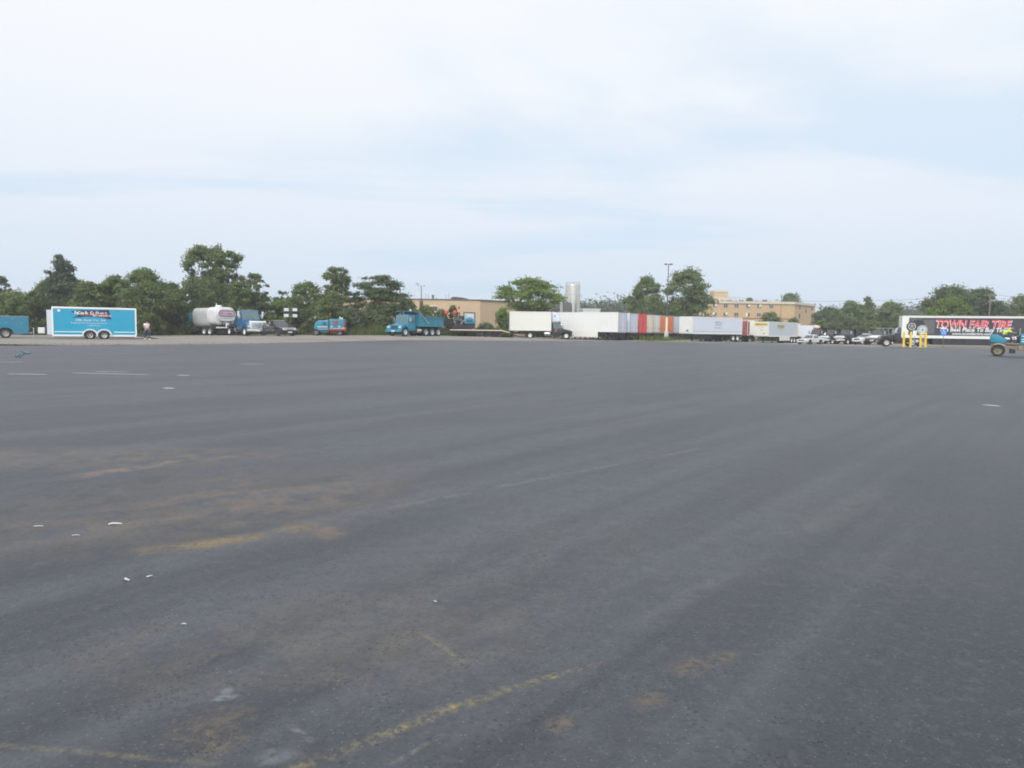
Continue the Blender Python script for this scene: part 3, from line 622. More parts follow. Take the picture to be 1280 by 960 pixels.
for i_, (px_, top_, hw_, lf_, lab_) in enumerate(((62, 352, 22, 'mid', 'bush just left of the conifer foot, over the nose of the blue trailer'), (96, 350, 20, 'mid', 'bush just right of the conifer, over the front half of the blue trailer'), (132, 356, 22, 'mid', 'bush behind the lettering end of the blue trailer'), (226, 362, 22, 'mid', 'bush just left of the tank truck cab'), (300, 352, 20, 'mid', 'bush between the tallest trees and the thin sparse tree'), (370, 372, 20, 'mid', 'bush just right of the floodlight mast'), (416, 366, 22, 'mid', 'bush above the right half of the teal paving machine'))):
    T('bush', lab_, px_, 90 + (i_ % 3) * 2, top_, hw_, 'bush', lf_, 0, 70 + i_, TG, 'bush')
# far woods that read as one mass
def woods(name, x0, x1, Y, fn, seed, leaf, n):
    rnd = random.Random(seed); cl = []
    px = x0
    while px < x1:
        top = fn(px) + rnd.uniform(-1.2, 1.5); X = at(px, Y); h = height(px, top, Y); r = Y * .011 * rnd.uniform(.8, 1.5)
        for k in range(3): cl.append((X + rnd.uniform(-r, r) * .5, Y + rnd.uniform(-8, 8), max(r * .5, h - r * .7 - k * h * .3), r, r, min(h * .4, r * .9)))
        px += rnd.uniform(2.5, 5)
    o = link(name, leaves_mesh(cl, n, Y * .0026, seed), LEAF[leaf]); o['kind'] = 'stuff'; return tag(o, 'far wooded skyline ' + ('left of the tall trees' if seed == 61 else 'beyond the trailers and buildings'), 'woods')
woods('distant_woods', 690, 1500, 300, lambda p: np.interp(p, [690, 740, 770, 790, 900, 1020, 1060, 1130, 1200, 1400, 1500], [380, 378, 375.5, 379, 384, 389, 391, 386, 384, 380, 378]), 62, 'blue', 60000)
woods('distant_woods', -260, 640, 190, lambda p: np.interp(p, [-260, 0, 340, 430, 640], [372, 372, 379, 382, 384]), 61, 'dark', 22000)
# grass and weeds
def blades(name, label, spots, seed, h0):
    rg = np.random.default_rng(seed); V, F = [], []
    for (X, Y, z, hh) in spots:
        a = rg.uniform(0, 2 * PI); h = hh * h0 * rg.uniform(.5, 1.3); w = .022 * rg.uniform(.7, 1.6) * (1 + Y / 60); l = rg.uniform(.1, .45) * h; i = len(V)
        dx, dy = math.cos(a), math.sin(a); ex, ey = math.cos(a + 1.4), math.sin(a + 1.4)
        V += [(X - dx * w, Y - dy * w, z - .03), (X + dx * w, Y + dy * w, z - .03), (X + ex * l, Y + ey * l, z + h)]; F.append((i, i + 1, i + 2))
    o = link(name, mesh_np(name, V, F), LEAF['grass']); o['kind'] = 'stuff'; return tag(o, label, 'grass')
def strip(px0, px1, Y0, Y1, n, seed, hh=1.0):
    rnd = random.Random(seed); out = []
    for _ in range(n):
        px = rnd.uniform(px0, px1); Y = rnd.uniform(Y0, Y1); X = at(px, Y); k = mnoise.noise(Vector((X * .4, Y * .4, 3)))
        if k < -.15: continue
        out.append((X, Y, ground_z(X, Y), hh * (.6 + 1.2 * max(0, k + .2))))
    return out
blades('long_grass', 'uneven long grass and weeds at the foot of the bushes', strip(150, 345, 93, 99, 3000, 1) + strip(345, 400, 91, 97, 1500, 2) + strip(430, 482, 89, 97, 4600, 3, 1.8) + strip(545, 640, 100, 110, 5200, 4, 1.5), 5, .55)
_c = at(827, 99.4)
blades('island_grass', 'tufts of grass round the foot of the lamp post', [(_c + random.gauss(-.7, 1.3), 99 + random.gauss(0, .7), .17, 1 + random.random()) for _ in range(500)], 6, .4)
# ------------------------------------------------------------------ buildings, tank, poles
def gable_free_building():
    # tan block building: front face left of the corner at column 600, side face running away to the right
    Y0 = 132; z0 = gz(590, Y0) - .3; cx = at(600, Y0, 4); top = height(598, 375.2, Y0); xl = at(420, Y0, 4)
    t = thing('tan_building', 'long flat roofed tan block building behind the dump truck and lowboy trailer', 'building', (cx, Y0, z0)); H = top - z0
    Lw = cx - xl; dx, dy = 13.5, 14.0
    b = MB(); b.hexa([(-Lw, 0, 0), (0, 0, 0), (dx, dy, 0), (-Lw, dy + 8, 0)], [(-Lw, 0, H), (0, 0, H), (dx, dy, H), (-Lw, dy + 8, H)]); b.build('wall', M_TAN, t)
    b = MB(); b.box(-Lw - .1, .1, -.14, .5, H - .05, H + .12); b.hexa([(-.1, -.14, H - .05), (.15, -.14, H - .05), (dx + .2, dy - .1, H - .05), (dx - .3, dy + .2, H - .05)], [(-.1, -.14, H + .12), (.15, -.14, H + .12), (dx + .2, dy - .1, H + .12), (dx - .3, dy + .2, H + .12)]); b.build('roof_edge', M_DARKPOLE, t)
    x0, x1 = at(580.5, Y0, 2) - cx, at(592.5, Y0, 2) - cx; zt = height(586, 391.5, Y0) - z0
    d = MB(); d.box(x0, x1, -.06, .1, 0, zt)
    d = d.build('door', M_PGREY, t)
    f = MB(); f.prism([(x0 - .22, 0), (x0, 0), (x0, zt), (x1, zt), (x1, 0), (x1 + .22, 0), (x1 + .22, zt + .2), (x0 - .22, zt + .2)], -.12, .1); f.build('frame', M_DARKPOLE, d)
    f = MB()
    for k in range(1, 6): f.box(x0 + .02, x1 - .02, -.075, -.06, zt * k / 6 - .02, zt * k / 6 + .02)
    f.build('door_ribs', M_GALV, d)
    x0, x1 = at(536, Y0, 4) - cx, at(546.5, Y0, 4) - cx; za, zb = height(541, 389, Y0) - z0, height(541, 383, Y0) - z0
    w = MB(); w.box(x0, x1, -.05, .1, za, zb); w = w.build('window', M_WINDOW, t)
    f = MB(); f.box(x0 - .1, x1 + .1, -.09, -.0, zb, zb + .14); f.build('lintel', M_CREAM, w); f = MB(); f.box(x0 - .1, x1 + .1, -.12, 0, za - .12, za); f.build('sill', M_CREAM, w)
    b = MB(); lx = at(573.5, Y0, 4) - cx; zz = height(573, 384.2, Y0) - z0; b.lathe([(0, -.2), (.16, -.2), (.2, 0), (0, 0)], 'Y', (lx, 0, zz), 10); b.build('wall_lamp', M_TAIL, t)
    # things on the roof
    xa, xb = at(561.5, Y0, 8) - cx, at(584.5, Y0, 8) - cx
    u = MB(); u.prism([(xa, H + .1), (xb, H + .1), (xb, H + .32), (xb - 1.0, H + .55), (xa + .5, H + .72), (xa, H + .45)], 3, 6.5, .05); u.build('roof_unit', M_ROOFB, t)
    for (px, hh, rr) in ((530.3, 1.0, .05), (533.3, 1.0, .05), (539.3, .85, .20), (544, .35, .12), (556, .95, .05), (559.3, 1.1, .06)):
        x = at(px, Y0, 8) - cx; u = MB(); u.tube([(x, 2.5, H), (x, 2.5, H + hh)], rr, 10); u.lathe([(0, hh + .02), (rr * 1.5, hh), (rr * 1.2, hh + .1), (0, hh + .13)], 'Z', (x, 2.5, H), 10); u.build('vent_pipe', M_GALV if rr < .15 else M_DARKPOLE, t)
gable_free_building()

def brick_building():
    Y0 = 205.0; cx = at(992.5, Y0, 6); z0 = -.6; top = height(940, 377.2, Y0); xl = at(868, Y0, 6); H = top - z0
    t = thing('brick_building', 'three storey buff brick building with pale roof band and a square roof tower', 'building', (cx, Y0, z0)); Lw = cx - xl
    ex, ey = at(1018, Y0 + 16, 6) - cx, 16.0
    b = MB(); b.hexa([(-Lw, 0, 0), (0, 0, 0), (ex, ey, 0), (-Lw, ey + 6, 0)], [(-Lw, 0, H), (0, 0, H), (ex, ey, H), (-Lw, ey + 6, H)]); b.build('wall', M_BRICK, t)
    b = MB(); b.box(-Lw - .2, 0.0, -.3, .6, H - .55, H + .12)
    d = Vector((ex, ey, 0)).normalized(); nrm = Vector((d.y, -d.x, 0)) * .3
    b.hexa([(0.0, -.3, H - .55), (nrm.x, nrm.y, H - .55), (ex + nrm.x, ey + nrm.y, H - .55), (ex, ey, H - .55)], [(0.0, -.3, H + .12), (nrm.x, nrm.y, H + .12), (ex + nrm.x, ey + nrm.y, H + .12), (ex, ey, H + .12)]); b.build('roof_band', M_ROOF, t)
    zrow = [height(935, 382.6, Y0) - z0, height(935, 393.3, Y0) - z0, height(935, 404, Y0) - z0]
    rnd = random.Random(4)
    for px in (880, 893.3, 906.6, 920.2, 934.6, 948.3, 963.4):
        x = at(px, Y0, 6) - cx
        for j, z in enumerate(zrow):
            w = MB(); w.box(x - .6, x + .6, -.03, .1, z - .52, z + .52); w = w.build('window', M_WINDOW, t)
            f = MB(); f.box(x - .68, x + .68, -.07, 0, z + .52, z + .62); f.box(x - .72, x + .72, -.12, 0, z - .62, z - .52); f.box(x - .68, x - .6, -.07, 0, z - .52, z + .52); f.box(x + .6, x + .68, -.07, 0, z - .52, z + .52); f.box(x - .035, x + .035, -.06, 0, z - .52, z + .52); f.build('frame', M_ROOF, w)
            if rnd.random() < .55 or px == 893.3:
                s = MB(); a = rnd.choice((-.55, .06)) ; s.box(x + a, x + a + .5, -.045, -.03, z - .5 + rnd.choice((0, .35)), z + .5); s.build('blind', M_WHITE, w)
    for f_, zr in ((.25, zrow[0]), (.55, zrow[0] - .9), (.85, zrow[0]), (.25, zrow[1]), (.85, zrow[1])):
        p = Vector((ex, ey, 0)) * f_; n = Vector((d.y, -d.x, 0)); hw = .55
        w = MB(); q = [p - d * hw, p + d * hw]; w.hexa([q[0] + n * .04 + Vector((0, 0, zr - .55)), q[1] + n * .04 + Vector((0, 0, zr - .55)), q[1] - n * .1 + Vector((0, 0, zr - .55)), q[0] - n * .1 + Vector((0, 0, zr - .55))], [q[0] + n * .04 + Vector((0, 0, zr + .55)), q[1] + n * .04 + Vector((0, 0, zr + .55)), q[1] - n * .1 + Vector((0, 0, zr + .55)), q[0] - n * .1 + Vector((0, 0, zr + .55))]); w.build('window', M_WINDOW, t)
    b = MB(); x = at(975.8, Y0, 6) - cx; b.tube([(x, -.09, 0), (x, -.09, H - .5)], .07, 8); b.build('downpipe', M_DRED, t)
    b = MB(); z = height(935, 398.5, Y0) - z0; b.box(-Lw, 0, -.10, .02, z, z + .22); b.build('brick_course', M_DRED, t)
    x0, x1 = at(890, Y0 + 6, 10) - cx, at(907, Y0 + 6, 10) - cx; zt = height(899, 363.6, Y0 + 6) - z0
    tw = MB(); tw.box(x0, x1, 4, 8.5, H - .2, zt); tw = tw.build('roof_tower', M_TOWER, t)
    b = MB(); b.box(x0 - .12, x1 + .12, 3.88, 8.62, zt - .5, zt + .08); b.build('roof_band', M_ROOF, tw)
    b = MB(); b.box(x0 - 1.8, x1 + .9, 2.6, 7, H - .2, H + 1.15); b.build('roof_house', M_ROOF, t)
    b = MB()
    for px in (903, 911, 915, 920, 927, 930, 936, 947, 951, 957, 960): x = at(px, Y0, 6) - cx; b.box(x - rnd.uniform(.2, .7), x + rnd.uniform(.2, .7), 1, 1.8, H + .1, H + .1 + rnd.uniform(.12, .5)); b.build('roof_vent', M_ROOFB, t); b = MB()
brick_building()

def low_shed():
    Y0 = 190; x0, x1 = at(728, Y0), at(749.5, Y0); zt = height(738, 386.6, Y0)
    t = thing('white_shed', 'low white flat roofed shed beyond the long white trailer', 'building', ((x0 + x1) / 2, Y0, -.3)); h = (x1 - x0) / 2
    b = MB(); b.box(-h, h, 0, 9, 0, zt + .2); b.build('wall', M_PGREY, t)
    b = MB(); b.box(-h - .15, h + .15, -.15, 9.2, zt + .2, zt + .45); b.build('roof', M_WHITE, t)
    b = MB(); b.tube([(h * .5, 1, zt + .4), (h * .5, 1, zt + 1.8)], .06, 6); b.build('vent_pipe', M_GALV, t)
low_shed()

def silo():
    Y0 = 152; x0, x1 = at(706.5, Y0, 9), at(725.2, Y0, 9); r = (x1 - x0) / 2; zt = height(716, 356.2, Y0); z0 = -.3
    t = thing('steel_silo', 'tall shiny cylindrical steel silo with roof railing behind the white truck', 'silo', ((x0 + x1) / 2, Y0, z0)); H = zt - z0
    b = MB(); b.lathe([(0, 0), (r, 0), (r, H - .25), (r * .96, H), (0, H + .18)], 'Z', n=48); b.build('shell', M_STEEL, t, True)
    b = MB()
    for z in np.arange(1.5, H, 1.9): b = MB(); b.lathe([(r - .02, z - .03), (r + .02, z - .02), (r + .02, z + .02), (r - .02, z + .03)], 'Z', n=48); b.build('weld_band', M_GALV, t)
    b = MB()
    for k in range(16):
        a = 2 * PI * k / 16; b.tube([(math.cos(a) * r * .95, math.sin(a) * r * .95, H - .1), (math.cos(a) * r * .95, math.sin(a) * r * .95, H + .55)], .02, 5)
    for z in (.28, .55): b.tube([(math.cos(2 * PI * k / 32) * r * .95, math.sin(2 * PI * k / 32) * r * .95, H + z) for k in range(33)], .02, 5)
    b.build('railing', M_GALV, t)
    b = MB(); ly = -math.sqrt(max(0, r * r - .25)) - .12
    for s in (-.7, -.3): b.tube([(s, ly, 1), (s, ly, H)], .025, 5)
    for z in np.arange(1.2, H, .35): b.tube([(-.7, ly, z), (-.3, ly, z)], .015, 4)
    b.build('ladder', M_GALV, t)
    b = MB(); hx = at(707.8, Y0 - 3, 4) - (x0 + x1) / 2; b.box(hx - .75, hx + .95, -r - 1.9, -r - .3, 0, height(708, 378, Y0 - 3) - z0, .04); b.build('pump_housing', M_DARKPOLE, t)
    b = MB(); b.box(hx - 1.3, hx - .8, -r - 1.7, -r - .6, 0, height(708, 380, Y0 - 3) - z0, .03); b.build('cabinet', M_GALV, t)
silo()

def light_pole():
    Y0 = 99.6; X = at(832.6, Y0); z0 = .17; H = height(837, 330, Y0) - z0
    t = thing('lamp_post', 'tall dark parking lot lamp post on a concrete base in the grassy island', 'lamp post', (X, Y0, z0))
    b = MB(); b.lathe([(0, -.3), (.30, -.3), (.29, 1.25), (.25, 1.32), (0, 1.32)], 'Z', n=20); b.build('base', M_CONC, t, True)
    b = MB(); b.lathe([(0, 1.3), (.15, 1.3), (.15, 3.2), (0, 3.2)], 'Z', n=12); b.build('pole_sleeve', M_CREAM, t, True)
    b = MB(); b.tube([(0, 0, 3.1), (0.03, 0, H)], .085, 4, .06); b.build('pole', M_DARKPOLE, t)
    b = MB(); b.tube([(-.35, 0, H - .05), (.4, 0, H - .05)], .035, 6); b.build('arm', M_DARKPOLE, t)
    for s in (-1, 1):
        h = MB(); h.prism([(s * .15, H - .12), (s * .58, H - .10), (s * .56, H + .04), (s * .2, H + .06)], -.18, .18, .02); h = h.build('lamp_head', M_DARKPOLE, t)
        g = MB(); g.box(min(s * .2, s * .54), max(s * .2, s * .54), -.15, .15, H - .14, H - .115); g.build('lens', M_LENS, h)
light_pole()

def far_light():
    Y0 = 122; X = at(526.4, Y0); z0 = gz(526, Y0) - .1; H = height(524, 354, Y0) - z0
    t = thing('flood_pole', 'thin pole with two floodlights above the bushes left of the tan building', 'lamp post', (X, Y0, z0))
    b = MB(); b.tube([(0, 0, -.2), (0, 0, H - .9), (-.05, 0, H - .3)], .08, 8, .045); b.build('pole', M_TWIG, t)
    b = MB(); b.tube([(-.6, 0, H - .05), (-.5, 0, H - .5), (.3, 0, H - .5), (.42, 0, H - .2)], .03, 6); b.build('arm', M_GALV, t)
    for x, z in ((-.75, H - .15), (.38, H - .4)):
        h = MB(); h.prism([(x - .22, z - .1), (x + .2, z - .16), (x + .25, z + .12), (x - .15, z + .2)], -.2, .2, .03); h = h.build('floodlight', M_DARKPOLE if x < 0 else M_GALV, t)
        g = MB(); g.box(x - .15, x + .15, -.23, -.2, z - .08, z + .1); g.build('lens', M_LENS, h)
    b = MB(); b.box(-.28, .30, -.15, .25, height(525, 383, Y0) - z0, height(525, 376, Y0) - z0, .05); b.build('transformer', M_TWIG, t)
far_light()

def utility_pole(px, Y0, top, label, tilt=0.0):
    X = at(px, Y0); z0 = ground_z(X, Y0); H = height(px, top, Y0) - z0
    t = thing('utility_pole', label, 'utility pole', (X, Y0, z0), 0, 'utility poles beyond the trailers')
    b = MB(); b.tube([(0, 0, -.5), (tilt, 0, H)], .15, 8, .10); b.build('pole', M_WOOD, t)
    b = MB(); b.box(tilt - 1.1, tilt + 1.1, -.06, .06, H - .55, H - .42); b.build('crossarm', M_WOOD, t)
    b = MB()
    for x in (-1.0, -.4, .4, 1.0): b.lathe([(0, 0), (.04, 0), (.055, .08), (.03, .16), (0, .17)], 'Z', (tilt + x, 0, H - .42), 8)
    b.build('insulator', M_GALV, t); return Vector((X + tilt, Y0, z0 + H))
pA = utility_pole(1233.5, 128, 366, 'wooden utility pole standing behind the big black trailer by the broad tree', .15)
pB = utility_pole(872, 190, 366, 'wooden utility pole half hidden behind the large dense tree by the lamp post')
pC = utility_pole(780.5, 170, 376, 'thin pale utility pole beyond the white trailers, left of the lamp post', .5)
def wire(a, b, sag, label):
    pts = [a.lerp(b, k / 24) - Vector((0, 0, sag * 4 * (k / 24) * (1 - k / 24))) for k in range(25)]
    m = MB(); m.tube(pts, .022, 5); o = m.build('power_line', M_DARKPOLE); tag(o, label, 'power line', 'overhead power lines')
far_end = Vector((at(1420, 128), 128, pA.z - .3))
wire(pB + Vector((1, 0, -.25)), pA + Vector((-1, 0, -.3)), 1.6, 'upper overhead wire running from the brick building to the pole behind the black trailer')
wire(pB + Vector((.4, 0, -1.2)), pA + Vector((-.4, 0, -1.5)), 1.8, 'lower overhead wire running from the brick building to the pole behind the black trailer')
wire(pA + Vector((1, 0, -.3)), far_end, .9, 'upper overhead wire leaving the pole toward the right edge')
wire(pA + Vector((.4, 0, -1.2)), far_end - Vector((0, 0, 1.0)), .9, 'lower overhead wire leaving the pole toward the right edge')

# ------------------------------------------------------------------ vehicles (x forward, y left, z up)
def mirror_pair(t, x, y, z, mat=None, arm=.25):
    for s in (-1, 1):
        b = MB(); b.box(x - .06, x + .06, s * (y + arm) - .10, s * (y + arm) + .10, z - .25, z + .22, .03); m = b.build('mirror', mat or M_CHROME, t)
        b = MB(); b.tube([(x, s * y, z + .28), (x, s * (y + arm), z + .24), (x, s * (y + arm), z - .28), (x, s * y, z - .3)], .018, 5); b.build('bracket', M_CHASSIS, m)
def truck(name, label, cat, px, Y, rel, L=8.0, W=2.35, cab='teal', style='modern', cabm=None, hoodm=None, bumperm=None, grillem=None, glassm=None, hood_len=1.5, cab_len=1.55, hood_h=1.75, cab_h=2.75, fenderm=None, wr=.5, axles=(), rimm=None, z=None, anchor='center', group=None, dz=0.0, tank=True, hook=None):
    """conventional truck: hood, cab, frame and wheels; the body is added by the caller"""
    rz = rel + view_ang(px); X = at(px, Y); zz = ground_z(X, Y) if z is None else z
    t = thing(name, label, cat, (X, Y, zz + dz), rz, group); F = L / 2; g = glassm or M_GLASS; cabm = cabm; hoodm = hoodm or cabm
    xc1 = F - hood_len - .25; xc0 = xc1 - cab_len; hw = W / 2; zf = .95
    b = MB()
    for s in (-1, 1): b.box(-F + .1, F - .25, s * .42 - .06, s * .42 + .06, .62, .88)
    for x in np.linspace(-F + .5, F - 1, 6): b.box(x - .05, x + .05, -.42, .42, .66, .84)
    b.box(F - 1.7, F - .5, -.38, .38, .45, 1.0, .05)
    b.build('chassis', M_CHASSIS, t)
    # cab with raked windshield
    rk = .38 if style == 'modern' else .12; cw = hw - (.12 if style == 'modern' else .15)
    b = MB(); b.prism([(xc0, zf - .25), (xc1 + .05, zf - .25), (xc1 + .05, hood_h - .05), (xc1 - rk, cab_h - .06), (xc1 - rk - .15, cab_h), (xc0 + .1, cab_h), (xc0, cab_h - .1)], -cw, cw, .05, 2, .07); cb = b.build('cab', cabm, t, True)
    n = Vector((cab_h - .06 - hood_h + .05, 0, rk + .05)).normalized()
    def wsp(f, y): # point on windshield plane
        return Vector((xc1 + .05 - (rk + .05) * f, y, hood_h - .05 + (cab_h - .01 - hood_h) * f)) + n * .012
    k = cw - .16
    b = MB(); lo = [wsp(.12, -k), wsp(.12, k)]; hi = [wsp(.88, -k + .06), wsp(.88, k - .06)]
    b.hexa([lo[0], lo[1], lo[1] - n * .05, lo[0] - n * .05], [hi[0], hi[1], hi[1] - n * .05, hi[0] - n * .05]); ws = b.build('windshield', g, t)
    b = MB(); q0, q1 = wsp(.14, -.015), wsp(.86, -.015); b.tube([wsp(.1, -.3) + n * .02, wsp(.32, -.55) + n * .02], .012, 5); b.tube([wsp(.1, .35) + n * .02, wsp(.32, .1) + n * .02], .012, 5); b.build('wiper', M_CHASSIS, ws)
    for s in (-1, 1):
        yb = lambda zz_: s * (cw - .07 * (zz_ - zf + .25) / (cab_h - zf + .25) + .008)
        x0, x1 = xc0 + .22, xc1 - .08; za, zb = hood_h + .02, cab_h - .28
        def pt(x, z_): return Vector((x, yb(z_), z_))
        b = MB(); P = [pt(x0, za), pt(x1, za), pt(x1 - rk * .7, zb), pt(x0, zb)]; o = Vector((0, -s * .04, 0))
        b.hexa([P[0], P[1], P[1] + o, P[0] + o], [P[3], P[2], P[2] + o, P[3] + o]); b.build('side_window', g, t)
        b = MB(); P = [pt(x0 - .06, zf - .1), pt(x1 + .02, zf - .1), pt(x1 + .02, za - .05), pt(x0 - .06, za - .05)]; o = Vector((0, s * .012, 0))
        b.hexa([P[0] + o, P[1] + o, P[1], P[0]], [P[3] + o, P[2] + o, P[2], P[3]]); dr = b.build('door', cabm, t)
        b = MB(); b.box(x0, x0 + .16, yb(1.6) + s * .012 - .02, yb(1.6) + s * .012 + .02, za - .22, za - .16); b.build('handle', M_CHASSIS, dr)
        b = MB(); b.box(xc0 + .25, xc1 - .1, s * (cw - .12) - .14, s * (cw - .12) + .14, .42, .50); b.box(xc0 + .25, xc1 - .1, s * (cw - .12) - .12, s * (cw - .12) + .12, .50, .66); b.build('step', M_CHASSIS, t)
    # hood
    fw = .62 if style == 'modern' else .58
    b = MB(); b.hexa([(xc1 - .02, -.80, .85), (F - .28, -fw, .80), (F - .28, fw, .80), (xc1 - .02, .80, .85)], [(xc1 - .02, -.86, hood_h + .02), (F - .34, -fw + .05, hood_h - .26), (F - .34, fw - .05, hood_h - .26), (xc1 - .02, .86, hood_h + .02)], .07, 3); b.build('hood', hoodm, t, True)
    xw = F - 1.0 if style != 'modern' else F - 1.05
    for s in (-1, 1):
        b = MB(); pr = [(xw - wr - .22, .86)]
        for kk in range(9):
            a = PI - PI * kk / 8; pr.append((xw + math.cos(a) * (wr + .14), wr + math.sin(a) * (wr + .12)))
        pr += [(F - .22, .58), (F - .2, .95), (F - .3, hood_h - .38), (F - .75, hood_h - .28), (xw - wr - .1, hood_h - .32), (xw - wr - .22, 1.1)]
        y0, y1 = (fw - .06, hw) if s > 0 else (-hw, -fw + .06)
        b.prism(pr, y0, y1, .03, 1); fe = b.build('fender', fenderm or hoodm, t, True)
        b = MB(); ym = s * (hw - .28); b.box(F - .27, F - .17, ym - .18, ym + .18, .98, 1.22, .04); hl = b.build('headlight', M_LENS, t, True)
        b = MB(); b.box(F - .22, F - .165, s * (hw - .06) - .05, s * (hw - .06) + .05, 1.0, 1.14, .01); b.build('indicator', M_LAMPO, hl)
    b = MB(); b.box(F - .30, F - .22, -fw + .06, fw - .06, .92, hood_h - .32, .03); gr = b.build('grille', grillem or M_CHROME, t)
    b = MB()
    for y in np.linspace(-fw + .14, fw - .14, 7): b.box(F - .225, F - .205, y - .03, y + .03, .98, hood_h - .38)
    b.build('grille_slots', M_CHASSIS, gr)
    b = MB(); b.prism([(F - .2, .48), (F - .03, .50), (F, .62), (F - .02, .80), (F - .2, .82)], -hw - .02, hw + .02, .03); bp = b.build('bumper', bumperm or M_CHROME, t, True)
    b = MB(); b.box(F - .005, F + .006, -.28, .28, .58, .70); b.build('plate', M_DECALW, bp)
    mirror_pair(t, xc1 - .1, cw, hood_h + .42)
    b = MB()
    for y in (-.6, -.3, 0, .3, .6): b.box(xc1 - rk - .3, xc1 - rk - .16, y - .06, y + .06, cab_h - .01, cab_h + .05, .02)
    b.build('marker_light', M_LAMPO, t)
    if tank:
        for s in (-1, 1):
            b = MB(); b.lathe([(0, xc0 - .2), (.28, xc0 - .2), (.30, xc0 - .25), (.30, xc0 - 1.05), (.28, xc0 - 1.1), (0, xc0 - 1.1)], 'X', (0, s * (hw - .35), .72), 20); b.build('fuel_tank', M_CHROME, t, True)
    for s in (-1, 1): wheel(t, xw, s * (hw - .17), wr, .28, rimm or M_WRIM, s)
    for ax in axles:
        for s in (-1, 1): wheel(t, -F + ax, s * (hw - .28), wr, .52, rimm or M_WRIM, s)
    return t, xc0, F, hw
def tail_lights(t, x, y, z):
    for s in (-1, 1):
        b = MB(); b.box(x - .03, x + .03, s * y - .12, s * y + .12, z - .06, z + .06, .01); b.build('tail_light', M_TAIL, t)
def box_body(t, x0, x1, W, z0, z1, mat, ribs=True, name='box_body'):
    hw = W / 2; b = MB(); b.box(x0, x1, -hw, hw, z0, z1, .03); bx = b.build(name, mat, t)
    b = MB()
    for s in (-1, 1):
        b.box(x0 - .015, x1 + .015, s * hw - .02, s * hw + .02, z0 - .02, z0 + .16); b.box(x0 - .015, x1 + .015, s * hw - .02, s * hw + .02, z1 - .12, z1 + .015)
    for x in (x0, x1):
        for s in (-1, 1): b.box(x - .04, x + .04, s * hw - .035, s * hw + .035, z0 + .16, z1 - .12)
    b.build('rail', M_WHITE if mat is not M_CREAM else M_CREAM, bx)
    if ribs:
        b = MB()
        for x in np.arange(x0 + .6, x1 - .3, .61):
            for s in (-1, 1): b.box(x - .03, x + .03, s * hw - .014, s * hw + .014, z0 + .16, z1 - .12)
        b.build('side_post', mat, bx)
    return bx
def rear_doors(t, x, W, z0, z1, mat, sgn=-1):
    """pair of swing doors with lock rods on the end of a box at x (rear faces -x)"""
    hw = W / 2
    for s in (-1, 1):
        b = MB(); y0, y1 = sorted((s * .015, s * (hw - .07))); b.box(x - .04, x - .002, y0, y1, z0 + .08, z1 - .1, .008, 1); d = b.build('rear_door', mat, t)
        b = MB()
        for f in (.35, .75): b.tube([(x - .07, s * hw * f, z0 + .05), (x - .07, s * hw * f, z1 - .12)], .018, 5)
        b.box(x - .09, x - .05, s * hw * .3, s * hw * .8, z0 + .62, z0 + .68); b.build('lock_rod', M_GALV, d)
    b = MB(); b.box(x - .08, x + .02, -hw, hw, z0 - .12, z0 + .05); b.box(x - .05, x + .02, -hw, hw, z1 - .09, z1 + .01)
    for s in (-1, 1): b.box(x - .05, x + .02, s * hw - .06, s * hw + .06, z0, z1)
    b.build('door_frame', M_GALV if mat is not M_RED else M_RED, t)
